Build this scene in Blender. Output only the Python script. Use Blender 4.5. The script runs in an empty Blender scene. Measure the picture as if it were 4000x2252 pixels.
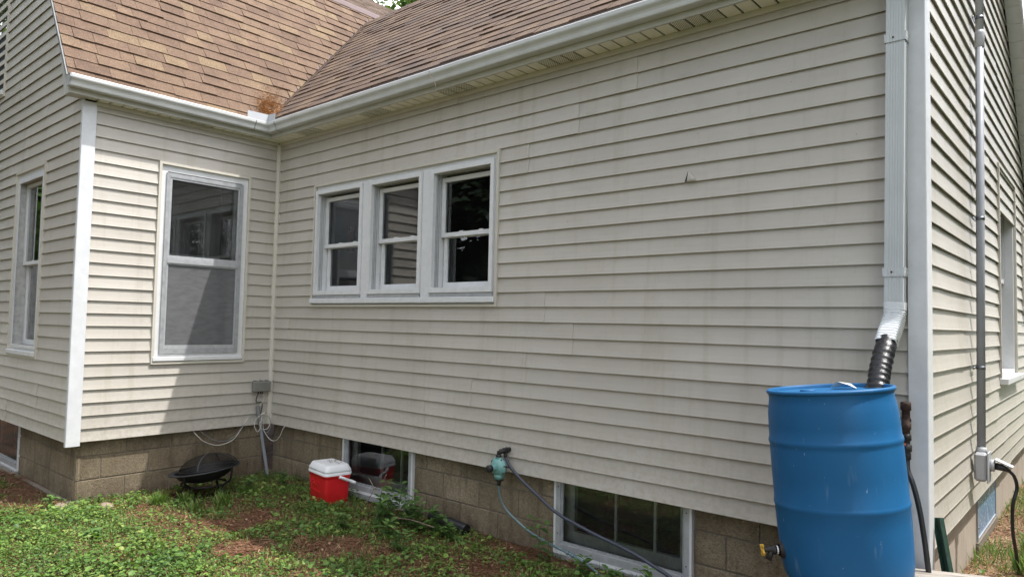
import bpy, bmesh, math, random
from mathutils import Vector, Matrix, noise
R_ = random.Random(7)
S = bpy.context.scene
COL = S.collection
rad = math.radians

# ------------------------------------------------------------------ camera
CX, CY, CZ = 6.8132, -4.0117, 1.0984
YAW, PITCH, ROLL, FPX = 0.7125, 0.0506, 0.0210, 2745.75
_fw = Vector((-math.sin(YAW)*math.cos(PITCH), math.cos(YAW)*math.cos(PITCH), math.sin(PITCH)))
_r = Vector((math.cos(YAW), math.sin(YAW), 0)); _u = _r.cross(_fw)
CR = _r*math.cos(ROLL) + _u*math.sin(ROLL); CU = _u*math.cos(ROLL) - _r*math.sin(ROLL)
CAMLOC = Vector((CX, CY, CZ))
cam = bpy.data.cameras.new('camera'); cam.sensor_width = 36; cam.lens = FPX/4000*36
cam.clip_start = .05; cam.clip_end = 500
cob = bpy.data.objects.new('camera', cam); COL.objects.link(cob)
M = Matrix((CR, CU, -_fw)).transposed().to_4x4(); M.translation = CAMLOC
cob.matrix_world = M; S.camera = cob
def proj(p):
    d = Vector(p)-CAMLOC; z = d.dot(_fw)
    if z <= .1: return None
    return (2000+FPX*d.dot(CR)/z, 1126-FPX*d.dot(CU)/z, z)

# ------------------------------------------------------------------ world, sun, exposure
SUN = Vector((.41, .273, 1.0)).normalized()
wd = bpy.data.worlds.new('World'); S.world = wd; wd.use_nodes = True
nt = wd.node_tree; nt.nodes.clear()
sky = nt.nodes.new('ShaderNodeTexSky'); sky.sky_type = 'NISHITA'; sky.sun_disc = False
sky.sun_elevation = math.asin(SUN.z); sky.sun_rotation = math.atan2(SUN.x, SUN.y)
sky.air_density = 1.0; sky.dust_density = 2.2; sky.ozone_density = 1.0
bg = nt.nodes.new('ShaderNodeBackground'); bg.inputs[1].default_value = .15
wo = nt.nodes.new('ShaderNodeOutputWorld')
hs = nt.nodes.new('ShaderNodeHueSaturation'); hs.inputs['Saturation'].default_value = .7
# scattered white clouds over the whole sky
tc = nt.nodes.new('ShaderNodeTexCoord'); sx = nt.nodes.new('ShaderNodeSeparateXYZ'); nt.links.new(tc.outputs['Generated'], sx.inputs[0])
def wm(op, a, b):
    m = nt.nodes.new('ShaderNodeMath'); m.operation = op
    for q, v in zip(m.inputs, (a, b)):
        if isinstance(v, bpy.types.NodeSocket): nt.links.new(v, q)
        else: q.default_value = v
    return m.outputs[0]
zz = wm('ADD', wm('MAXIMUM', sx.outputs[2], 0.0), .25)
cv = nt.nodes.new('ShaderNodeCombineXYZ'); nt.links.new(wm('DIVIDE', sx.outputs[0], zz), cv.inputs[0]); nt.links.new(wm('DIVIDE', sx.outputs[1], zz), cv.inputs[1])
cn = nt.nodes.new('ShaderNodeTexNoise'); cn.inputs['Scale'].default_value = 2.1; cn.inputs['Detail'].default_value = 6; cn.inputs['Roughness'].default_value = .55
nt.links.new(cv.outputs[0], cn.inputs['Vector'])
cr_ = nt.nodes.new('ShaderNodeValToRGB'); cr_.color_ramp.elements[0].position = .42; cr_.color_ramp.elements[1].position = .62; nt.links.new(cn.outputs['Fac'], cr_.inputs[0])
cm = nt.nodes.new('ShaderNodeMix'); cm.data_type = 'RGBA'; nt.links.new(cr_.outputs[0], cm.inputs[0]); nt.links.new(hs.outputs[0], cm.inputs[6]); cm.inputs[7].default_value = (6.6, 6.5, 6.4, 1)
nt.links.new(sky.outputs[0], hs.inputs['Color']); nt.links.new(cm.outputs[2], bg.inputs[0]); nt.links.new(bg.outputs[0], wo.inputs[0])
sl = bpy.data.lights.new('sun', 'SUN'); sl.energy = 2.0; sl.angle = rad(.55); sl.color = (1, .98, .955)
so = bpy.data.objects.new('sun', sl); COL.objects.link(so)
so.rotation_euler = SUN.to_track_quat('Z', 'Y').to_euler(); so.location = (10, 6, 20)
S.view_settings.view_transform = 'Standard'; S.view_settings.look = 'None'
S.view_settings.exposure = 1.63; S.view_settings.gamma = 1.0
S.view_settings.use_curve_mapping = False
S.render.engine = 'CYCLES'
S.cycles.max_bounces = 8; S.cycles.transparent_max_bounces = 12
S.cycles.use_denoising = True

# ------------------------------------------------------------------ materials
MATS = {}
def _mat(name):
    m = bpy.data.materials.new(name); m.use_nodes = True; MATS[name] = m
    n = m.node_tree.nodes; b = n['Principled BSDF']
    return m, m.node_tree, b
def ramp(t, fac, stops):
    r = t.nodes.new('ShaderNodeValToRGB'); e = r.color_ramp.elements
    while len(e) < len(stops): e.new(.5)
    for i, (p, c) in enumerate(stops):
        e[i].position = p; e[i].color = (*c, 1) if len(c) == 3 else c
    t.links.new(fac, r.inputs[0]); return r.outputs[0]
def noi(t, coord, scale, detail=3, rough=.55, stretch=None, w=0):
    n = t.nodes.new('ShaderNodeTexNoise'); n.inputs['Scale'].default_value = scale
    n.inputs['Detail'].default_value = detail; n.inputs['Roughness'].default_value = rough
    if stretch:
        mp = t.nodes.new('ShaderNodeMapping'); mp.inputs['Scale'].default_value = stretch
        t.links.new(coord, mp.inputs[0]); coord = mp.outputs[0]
    t.links.new(coord, n.inputs['Vector']); return n.outputs['Fac']
def mixc(t, fac, a, b, mode='MIX'):
    m = t.nodes.new('ShaderNodeMix'); m.data_type = 'RGBA'; m.blend_type = mode
    for s, v in ((m.inputs[0], fac), (m.inputs[6], a), (m.inputs[7], b)):
        if hasattr(v, 'links') or isinstance(v, bpy.types.NodeSocket): t.links.new(v, s)
        elif isinstance(v, (tuple, list)): s.default_value = (*v, 1)
        else: s.default_value = v
    return m.outputs[2]
def math_(t, op, a, b=None, clamp=False):
    m = t.nodes.new('ShaderNodeMath'); m.operation = op; m.use_clamp = clamp
    for s, v in zip(m.inputs, (a, b)):
        if v is None: continue
        if isinstance(v, bpy.types.NodeSocket): t.links.new(v, s)
        else: s.default_value = v
    return m.outputs[0]
def bump(t, b, h, strength, dist=.002):
    n = t.nodes.new('ShaderNodeBump'); n.inputs['Strength'].default_value = strength
    n.inputs['Distance'].default_value = dist
    t.links.new(h, n.inputs['Height']); t.links.new(n.outputs[0], b.inputs['Normal'])
def objc(t): return t.nodes.new('ShaderNodeTexCoord').outputs['Object']
def posc(t): return t.nodes.new('ShaderNodeNewGeometry').outputs['Position']
def rnd(t): return t.nodes.new('ShaderNodeObjectInfo').outputs['Random']
def attr(t, name):
    a = t.nodes.new('ShaderNodeAttribute'); a.attribute_name = name; return a.outputs['Fac']

def simple(name, col, rough=.5, spec=.5, metal=0, var=.12, scale=6, bmp=.0, bscale=200):
    """plain painted / plastic / metal surface with slight blotching"""
    m, t, b = _mat(name); c = objc(t)
    f = noi(t, c, scale, 4, .6)
    lo = tuple(x*(1-var) for x in col); hi = tuple(min(1, x*(1+var*.6)) for x in col)
    t.links.new(ramp(t, f, [(.3, lo), (.7, hi)]), b.inputs['Base Color'])
    rr = math_(t, 'ADD', math_(t, 'MULTIPLY', noi(t, c, scale*3, 2), .2), rough-.1)
    t.links.new(rr, b.inputs['Roughness'])
    b.inputs['Metallic'].default_value = metal
    b.inputs['Specular IOR Level'].default_value = spec
    if bmp: bump(t, b, noi(t, c, bscale, 3), bmp)
    return m

def mat_siding():
    m, t, b = _mat('vinyl_siding'); p = posc(t)
    big = noi(t, p, 1.3, 4, .6); mid = noi(t, p, 5, 4, .65, (1, 1, 2.2)); fine = noi(t, p, 60, 2, .5, (1, 1, 8))
    base = ramp(t, big, [(.3, (.430, .400, .350)), (.5, (.452, .422, .372)), (.7, (.475, .446, .397))])
    st = ramp(t, mid, [(.28, (.945, .94, .925)), (.46, (1, 1, 1)), (.72, (1, 1, 1)), (.85, (1.02, 1.02, 1.02))])
    c = mixc(t, 1.0, base, st, 'MULTIPLY')
    vs_ = noi(t, p, 9, 4, .65, (1, 1, .07)); c = mixc(t, .8, c, ramp(t, vs_, [(.30, (.86, .845, .80)), (.47, (1, 1, 1))]), 'MULTIPLY')
    pz = t.nodes.new('ShaderNodeSeparateXYZ'); t.links.new(p, pz.inputs[0])
    mr = t.nodes.new('ShaderNodeMapRange'); mr.inputs[1].default_value = 0; mr.inputs[2].default_value = .55; mr.inputs[3].default_value = 1; mr.inputs[4].default_value = 0; t.links.new(pz.outputs[2], mr.inputs[0])
    spl = math_(t, 'MULTIPLY', mr.outputs[0], ramp(t, noi(t, p, 22, 4, .7), [(.42, (0, 0, 0)), (.72, (1, 1, 1))]))
    c = mixc(t, math_(t, 'MULTIPLY', spl, .5), c, (.27, .225, .165))
    rv = math_(t, 'ADD', math_(t, 'MULTIPLY', rnd(t), .09), .955)
    hsv = t.nodes.new('ShaderNodeHueSaturation'); t.links.new(rv, hsv.inputs['Value']); t.links.new(c, hsv.inputs['Color'])
    # fly specks and dirt dots
    v = t.nodes.new('ShaderNodeTexVoronoi'); v.inputs['Scale'].default_value = 7.0; t.links.new(p, v.inputs['Vector'])
    sp = ramp(t, v.outputs['Distance'], [(.0, (.25, .22, .18)), (.018, (.3, .27, .22)), (.026, (1, 1, 1))])
    c2 = mixc(t, .85, hsv.outputs[0], sp, 'MULTIPLY')
    t.links.new(c2, b.inputs['Base Color'])
    b.inputs['Roughness'].default_value = .42; b.inputs['Specular IOR Level'].default_value = .35
    bump(t, b, math_(t, 'ADD', fine, math_(t, 'MULTIPLY', mid, .6)), .25, .0012)
mat_siding()
simple('white_vinyl', (.60, .61, .62), .42, .4, var=.08, scale=9)
simple('white_paint', (.64, .645, .645), .5, .4, var=.07, scale=14)
simple('beige_trim', (.53, .50, .43), .42, .4, var=.07)
simple('gutter_metal', (.55, .56, .545), .34, .5, var=.10, scale=5)
simple('gutter_lip', (.80, .80, .80), .25, .6, var=.04)
simple('guard_metal', (.46, .48, .50), .35, .5, var=.04)
simple('fascia_metal', (.47, .465, .42), .4, .4, var=.08)
simple('soffit_vinyl', (.80, .78, .66), .45, .4, var=.05)
simple('dark_void', (.02, .02, .02), .9, .1)
simple('room_wall', (.10, .10, .105), .8, .2, var=.2)
simple('sheathing', (.10, .09, .08), .9, .1)
simple('aluminium', (.43, .44, .45), .38, .5, metal=.25, var=.16, scale=16)
simple('aluminium_grey', (.36, .37, .38), .42, .5, metal=.2, var=.2, scale=18)
simple('old_wood_frame', (.40, .40, .385), .7, .3, var=.25, scale=20)
simple('pvc_grey', (.27, .285, .31), .5, .3, var=.08)
simple('pvc_light', (.38, .39, .405), .5, .3, var=.08)
simple('black_rubber', (.018, .018, .02), .38, .5, var=.3)
simple('black_steel', (.012, .012, .013), .5, .3, var=.4, bmp=.1)
simple('dark_grey_steel', (.035, .035, .04), .5, .35, var=.3)
simple('black_iron', (.022, .02, .019), .5, .4, var=.4, bmp=.3)
simple('teal_paint', (.17, .36, .335), .40, .5, var=.14, scale=20, bmp=.15)
simple('teal_hose', (.13, .20, .215), .42, .5, var=.2, scale=10)
simple('slate_hose', (.045, .05, .07), .36, .5, var=.2)
simple('cooler_white', (.78, .79, .80), .42, .5, var=.05)
simple('latch_grey', (.55, .55, .54), .5, .4)
simple('box_grey', (.20, .195, .175), .55, .3, var=.12)
simple('cable_white', (.62, .60, .54), .5, .4, var=.2)
simple('cable_grey', (.22, .22, .22), .5, .4, var=.2)
simple('zip_tie', (.70, .68, .58), .5, .4)
simple('green_paint', (.018, .05, .035), .45, .5, var=.4, scale=25)
simple('yellow_paint', (.60, .36, .04), .45, .5, var=.2)
simple('orange_paint', (.60, .12, .05), .5, .4)
simple('strap_steel', (.16, .17, .19), .35, .5, metal=.6)
simple('elbow_metal', (.66, .68, .69), .28, .6, var=.05)
simple('downspout_metal', (.50, .525, .53), .36, .5, var=.07, scale=4)
simple('curtain', (.42, .42, .41), .9, .1, var=.1)
simple('brown_stone', (.28, .21, .17), .8, .2, var=.25, scale=30, bmp=.5, bscale=90)
simple('twig_bark', (.22, .17, .13), .8, .2, var=.3, scale=30)
simple('flower_green', (.12, .17, .10), .7, .2); simple('flower_red', (.10, .02, .018), .8, .1)
simple('plug_white', (.42, .43, .45), .4, .5)
simple('wire_bare', (.30, .24, .19), .5, .4)
simple('blue_sheet', (.16, .30, .46), .25, .6, var=.25, scale=9)
simple('dark_screen', (.035, .036, .04), .7, .2)
simple('cap_white', (.70, .70, .67), .5, .4)

def mat_red():
    m, t, b = _mat('cooler_red'); c = objc(t)
    f = noi(t, c, 9, 3); v = noi(t, c, 190, 2, .7); z = t.nodes.new('ShaderNodeSeparateXYZ'); t.links.new(c, z.inputs[0])
    base = ramp(t, f, [(.3, (.55, .010, .014)), (.7, (.62, .014, .020))])
    low = ramp(t, z.outputs[2], [(.0, (1, 1, 1)), (.5, (0, 0, 0))])
    mr = t.nodes.new('ShaderNodeMapRange'); mr.inputs[1].default_value = -.14; mr.inputs[2].default_value = .08
    mr.inputs[3].default_value = 1; mr.inputs[4].default_value = 0; t.links.new(z.outputs[2], mr.inputs[0])
    sp = math_(t, 'MULTIPLY', ramp(t, v, [(.63, (0, 0, 0)), (.70, (1, 1, 1))]), mr.outputs[0])
    t.links.new(mixc(t, sp, base, (.40, .22, .14)), b.inputs['Base Color'])
    b.inputs['Roughness'].default_value = .42
    bump(t, b, noi(t, c, 500, 2), .06)
mat_red()

def mat_blue():
    m, t, b = _mat('blue_plastic'); c = objc(t)
    f = noi(t, c, 3, 5, .6)
    base = ramp(t, f, [(.3, (.007, .084, .212)), (.7, (.010, .104, .252))])
    # dried drip marks and scuffs
    s = noi(t, c, 26, 3, .6, (1, 1, .12)); s2 = noi(t, c, 7, 3, .5)
    k = math_(t, 'MULTIPLY', ramp(t, s, [(.60, (0, 0, 0)), (.72, (1, 1, 1))]), ramp(t, s2, [(.5, (0, 0, 0)), (.68, (1, 1, 1))]))
    v = noi(t, c, 55, 2, .7, (1, 1, .5)); k2 = ramp(t, v, [(.722, (0, 0, 0)), (.752, (1, 1, 1))])
    c1 = mixc(t, math_(t, 'MULTIPLY', k, .34), base, (.30, .38, .45))
    c2 = mixc(t, math_(t, 'MULTIPLY', k2, .5), c1, (.35, .45, .55))
    t.links.new(c2, b.inputs['Base Color'])
    t.links.new(math_(t, 'ADD', math_(t, 'MULTIPLY', f, .2), .40), b.inputs['Roughness']); b.inputs['Specular IOR Level'].default_value = .28
    bump(t, b, noi(t, c, 90, 3), .05)
mat_blue()

def mat_shingle(name, cols, moss):
    m, t, b = _mat(name); p = posc(t); tint = attr(t, 'tint')
    base = ramp(t, tint, cols)
    g = noi(t, p, 150, 2, .85); g2 = noi(t, p, 55, 3, .7)
    gr = ramp(t, g, [(.30, (.50, .47, .45)), (.5, (1, 1, 1)), (.66, (1.7, 1.65, 1.5))])
    c = mixc(t, 1.0, base, gr, 'MULTIPLY')
    c = mixc(t, 1.0, c, ramp(t, g2, [(.3, (.78, .77, .77)), (.7, (1.16, 1.15, 1.12))]), 'MULTIPLY')
    # colour bands of the granule blends
    pa = noi(t, p, 4.5, 3, .6)
    c = mixc(t, .9, c, ramp(t, pa, [(.3, (.82, .80, .80)), (.7, (1.15, 1.14, 1.1))]), 'MULTIPLY')
    if moss:
        st = noi(t, p, 2.6, 4, .65)
        c = mixc(t, math_(t, 'MULTIPLY', ramp(t, st, [(.48, (0, 0, 0)), (.66, (1, 1, 1))]), .55), c, (.075, .062, .058))
    t.links.new(c, b.inputs['Base Color']); b.inputs['Roughness'].default_value = .85
    b.inputs['Specular IOR Level'].default_value = .25
    bump(t, b, g, .9, .004)
mat_shingle('shingle_tan', [(.0, (.112, .074, .054)), (.45, (.136, .092, .066)), (.75, (.147, .101, .071)), (.88, (.166, .120, .078)), (1, (.176, .129, .084))], False)
mat_shingle('shingle_brown', [(.0, (.098, .067, .051)), (.5, (.120, .084, .063)), (.85, (.138, .098, .072)), (1, (.150, .109, .078))], True)
simple('flashing_brown', (.17, .135, .13), .9, .05, var=.08)
simple('rake_metal', (.20, .205, .205), .6, .2, var=.1)

def mat_block():
    m, t, b = _mat('concrete_block'); p = posc(t); o = objc(t)
    n1 = noi(t, p, 105, 3, .8); n2 = noi(t, p, 42, 3, .7); n3 = noi(t, p, 2.2, 4, .6)
    base = ramp(t, n3, [(.3, (.175, .138, .096)), (.55, (.245, .198, .138)), (.75, (.305, .250, .178))])
    sp = ramp(t, n1, [(.30, (.38, .35, .31)), (.44, (.88, .88, .87)), (.6, (1.04, 1.04, 1.02)), (.74, (1.5, 1.46, 1.36))])
    c = mixc(t, 1.0, base, sp, 'MULTIPLY')
    c = mixc(t, .8, c, ramp(t, n2, [(.3, (.72, .72, .72)), (.7, (1.2, 1.2, 1.18))]), 'MULTIPLY')
    rv = math_(t, 'ADD', math_(t, 'MULTIPLY', rnd(t), .34), .83)
    h = t.nodes.new('ShaderNodeHueSaturation'); t.links.new(rv, h.inputs['Value']); t.links.new(c, h.inputs['Color'])
    # damp dark streaks
    s = noi(t, p, 14, 3, .6, (1, 1, .18))
    c = mixc(t, .55, h.outputs[0], ramp(t, s, [(.34, (.55, .52, .48)), (.5, (1, 1, 1))]), 'MULTIPLY')
    pz = t.nodes.new('ShaderNodeSeparateXYZ'); t.links.new(p, pz.inputs[0])
    mr = t.nodes.new('ShaderNodeMapRange'); mr.inputs[1].default_value = -.56; mr.inputs[2].default_value = -.33; mr.inputs[3].default_value = 1; mr.inputs[4].default_value = 0; t.links.new(pz.outputs[2], mr.inputs[0])
    spl = math_(t, 'MULTIPLY', mr.outputs[0], ramp(t, noi(t, p, 13, 4, .7), [(.36, (0, 0, 0)), (.62, (1, 1, 1))]))
    c = mixc(t, math_(t, 'MULTIPLY', spl, .75), c, (.085, .062, .043))
    t.links.new(c, b.inputs['Base Color']); b.inputs['Roughness'].default_value = .92
    b.inputs['Specular IOR Level'].default_value = .15
    bump(t, b, math_(t, 'ADD', n1, n2), 1.0, .006)
mat_block()
simple('mortar', (.215, .185, .15), .95, .1, var=.3, scale=40, bmp=.6, bscale=160)
def mat_parge():
    m, t, b = _mat('parged_concrete'); p = posc(t)
    n = noi(t, p, 3, 4, .6); s = noi(t, p, 16, 3, .6, (1, 1, .1)); f = noi(t, p, 150, 3, .7)
    c = ramp(t, n, [(.3, (.36, .30, .24)), (.7, (.43, .365, .295))])
    c = mixc(t, .6, c, ramp(t, s, [(.33, (.6, .57, .53)), (.45, (1, 1, 1))]), 'MULTIPLY')
    c = mixc(t, .7, c, ramp(t, f, [(.3, (.75, .75, .75)), (.7, (1.15, 1.15, 1.15))]), 'MULTIPLY')
    t.links.new(c, b.inputs['Base Color']); b.inputs['Roughness'].default_value = .9
    bump(t, b, f, .5, .004)
mat_parge()

def mat_glass(name, boost, dirt=.02, dirtcol=(.35, .36, .36)):
    m, t, b = _mat(name); t.nodes.remove(b); p = posc(t)
    out = t.nodes['Material Output']
    tr = t.nodes.new('ShaderNodeBsdfTransparent'); tr.inputs[0].default_value = (.80, .83, .82, 1)
    gl = t.nodes.new('ShaderNodeBsdfGlossy'); gl.inputs['Roughness'].default_value = .012
    gl.inputs[0].default_value = (.95, .96, .97, 1)
    di = t.nodes.new('ShaderNodeBsdfDiffuse'); di.inputs[0].default_value = (*dirtcol, 1)
    fr = t.nodes.new('ShaderNodeFresnel'); fr.inputs[0].default_value = 1.5
    f = math_(t, 'MULTIPLY', fr.outputs[0], boost, True)
    bm = t.nodes.new('ShaderNodeBump'); bm.inputs['Strength'].default_value = .02; bm.inputs['Distance'].default_value = .02
    t.links.new(noi(t, p, 1.6, 1), bm.inputs['Height']); t.links.new(bm.outputs[0], gl.inputs['Normal'])
    a = t.nodes.new('ShaderNodeMixShader'); t.links.new(f, a.inputs[0]); t.links.new(tr.outputs[0], a.inputs[1]); t.links.new(gl.outputs[0], a.inputs[2])
    sp = ramp(t, noi(t, p, 170, 2, .7), [(.70, (0, 0, 0)), (.76, (1, 1, 1))])
    wash = ramp(t, noi(t, p, 6, 4, .6), [(.3, (.2, .2, .2)), (.8, (1, 1, 1))])
    df = math_(t, 'ADD', math_(t, 'MULTIPLY', sp, dirt*8), math_(t, 'MULTIPLY', wash, dirt), True)
    a2 = t.nodes.new('ShaderNodeMixShader'); t.links.new(df, a2.inputs[0]); t.links.new(a.outputs[0], a2.inputs[1]); t.links.new(di.outputs[0], a2.inputs[2])
    t.links.new(a2.outputs[0], out.inputs[0])
mat_glass('glass', 2.0, .008)
mat_glass('storm_glass', 1.7, .05)
mat_glass('basement_glass', 1.9, .03)
def mat_screen():
    m, t, b = _mat('insect_screen'); t.nodes.remove(b); p = posc(t); out = t.nodes['Material Output']
    tr = t.nodes.new('ShaderNodeBsdfTransparent'); di = t.nodes.new('ShaderNodeBsdfDiffuse')
    t.links.new(ramp(t, noi(t, p, 9, 4, .6, (1, 1, 3)), [(.3, (.145, .145, .15)), (.7, (.195, .195, .20))]), di.inputs[0])
    a = t.nodes.new('ShaderNodeMixShader'); a.inputs[0].default_value = .72
    t.links.new(tr.outputs[0], a.inputs[1]); t.links.new(di.outputs[0], a.inputs[2]); t.links.new(a.outputs[0], out.inputs[0])
mat_screen()
def mat_meshlid():
    m, t, b = _mat('wire_mesh'); t.nodes.remove(b); o = objc(t); out = t.nodes['Material Output']
    tr = t.nodes.new('ShaderNodeBsdfTransparent'); di = t.nodes.new('ShaderNodeBsdfPrincipled')
    di.inputs['Base Color'].default_value = (.010, .0095, .009, 1); di.inputs['Specular IOR Level'].default_value = .25; di.inputs['Roughness'].default_value = .5
    a = t.nodes.new('ShaderNodeMixShader'); a.inputs[0].default_value = .5
    t.links.new(tr.outputs[0], a.inputs[1]); t.links.new(di.outputs[0], a.inputs[2]); t.links.new(a.outputs[0], out.inputs[0])
mat_meshlid()
def mat_tape():
    m, t, b = _mat('black_tape'); c = objc(t)
    n = noi(t, c, 38, 4, .7); w = noi(t, c, 70, 3, .7)
    t.links.new(ramp(t, w, [(.60, (.012, .012, .013)), (.70, (.02, .02, .02)), (.735, (.45, .45, .44))]), b.inputs['Base Color'])
    b.inputs['Roughness'].default_value = .30; b.inputs['Specular IOR Level'].default_value = .4
    bump(t, b, n, .5, .008)
mat_tape()
def mat_vent():
    m, t, b = _mat('soffit_vented'); o = posc(t)
    v = t.nodes.new('ShaderNodeTexVoronoi'); v.inputs['Scale'].default_value = 75; v.inputs['Randomness'].default_value = 0
    mp = t.nodes.new('ShaderNodeMapping'); mp.inputs['Rotation'].default_value = (0, 0, .785); mp.inputs['Scale'].default_value = (1, 1, 0)
    t.links.new(o, mp.inputs[0]); t.links.new(mp.outputs[0], v.inputs['Vector'])
    t.links.new(ramp(t, v.outputs['Distance'], [(.30, (.14, .14, .11)), (.40, (.76, .74, .62))]), b.inputs['Base Color'])
    b.inputs['Roughness'].default_value = .5
mat_vent()
def mat_wood():
    m, t, b = _mat('weathered_wood'); c = objc(t)
    n = noi(t, c, 22, 5, .65, (.10, 1, 1)); k = noi(t, c, 60, 4, .7, (.06, 1, 1))
    col = ramp(t, n, [(.25, (.10, .085, .07)), (.5, (.27, .24, .205)), (.75, (.36, .33, .29))])
    col = mixc(t, .8, col, ramp(t, k, [(.36, (.35, .33, .3)), (.5, (1, 1, 1))]), 'MULTIPLY')
    t.links.new(col, b.inputs['Base Color']); b.inputs['Roughness'].default_value = .85
    bump(t, b, k, .7, .004)
mat_wood()
def mat_rust():
    m, t, b = _mat('rusty_iron'); c = objc(t); n = noi(t, c, 60, 4, .7)
    t.links.new(ramp(t, n, [(.3, (.018, .012, .010)), (.55, (.045, .022, .015)), (.75, (.10, .045, .025))]), b.inputs['Base Color'])
    b.inputs['Roughness'].default_value = .85; bump(t, b, n, .6, .004)
mat_rust()

def mat_ground():
    m, t, b = _mat('soil_and_straw'); p = posc(t)
    n1 = noi(t, p, 1.4, 4, .6); n2 = noi(t, p, 18, 4, .7); n3 = noi(t, p, 90, 3, .7); n4 = noi(t, p, 45, 3, .8, (1, .25, 1))
    straw = ramp(t, n4, [(.25, (.050, .024, .014)), (.5, (.135, .066, .036)), (.75, (.24, .135, .075))])
    soil = ramp(t, n2, [(.3, (.030, .022, .016)), (.7, (.085, .062, .043))])
    c = mixc(t, ramp(t, n1, [(.40, (0, 0, 0)), (.56, (1, 1, 1))]), soil, straw)
    far = t.nodes.new('ShaderNodeVectorMath'); far.operation = 'LENGTH'; t.links.new(p, far.inputs[0])
    mr = t.nodes.new('ShaderNodeMapRange'); mr.inputs[1].default_value = 6.5; mr.inputs[2].default_value = 9
    t.links.new(far.outputs['Value'], mr.inputs[0])
    lawn = ramp(t, n2, [(.3, (.050, .080, .028)), (.7, (.085, .120, .042))])
    c = mixc(t, mr.outputs[0], c, lawn)
    t.links.new(c, b.inputs['Base Color']); b.inputs['Roughness'].default_value = .95
    b.inputs['Specular IOR Level'].default_value = .1
    bump(t, b, math_(t, 'ADD', n3, n4), .9, .01)
mat_ground()
def mat_leaf(name, stops, trans=.25, rough=.5):
    m, t, b = _mat(name); ti = attr(t, 'tint')
    c = ramp(t, ti, stops); out = t.nodes['Material Output']
    t.links.new(c, b.inputs['Base Color']); b.inputs['Roughness'].default_value = rough
    b.inputs['Specular IOR Level'].default_value = .35
    tl = t.nodes.new('ShaderNodeBsdfTranslucent')
    t.links.new(mixc(t, 1.0, c, (1.15, 1.25, .55), 'MULTIPLY'), tl.inputs[0])
    a = t.nodes.new('ShaderNodeMixShader'); a.inputs[0].default_value = trans
    t.links.new(b.outputs[0], a.inputs[1]); t.links.new(tl.outputs[0], a.inputs[2]); t.links.new(a.outputs[0], out.inputs[0])
mat_leaf('clover_leaf', [(0, (.040, .088, .018)), (.5, (.100, .190, .036)), (.85, (.175, .285, .055)), (1, (.26, .31, .08))], .3)
mat_leaf('grass_blade', [(0, (.055, .105, .020)), (.5, (.105, .19, .038)), (.85, (.17, .25, .06)), (1, (.30, .27, .13))], .3)
mat_leaf('weed_leaf', [(0, (.040, .090, .022)), (.6, (.080, .160, .038)), (1, (.14, .23, .06))], .25)
mat_leaf('needle_litter', [(0, (.055, .024, .013)), (.5, (.145, .066, .034)), (.85, (.25, .135, .07)), (1, (.36, .25, .15))], .05, .8)
mat_leaf('maple_leaf', [(0, (.035, .075, .018)), (.6, (.075, .13, .035)), (1, (.14, .19, .06))], .3)
mat_leaf('pine_leaf', [(0, (.006, .014, .006)), (.6, (.014, .030, .012)), (1, (.028, .048, .02))], .08)
mat_leaf('fresh_needle', [(0, (.20, .085, .035)), (.5, (.34, .16, .065)), (1, (.46, .26, .12))], .1, .7)
simple('bark', (.08, .065, .05), .95, .1, var=.35, scale=12, bmp=.8, bscale=30)

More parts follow.
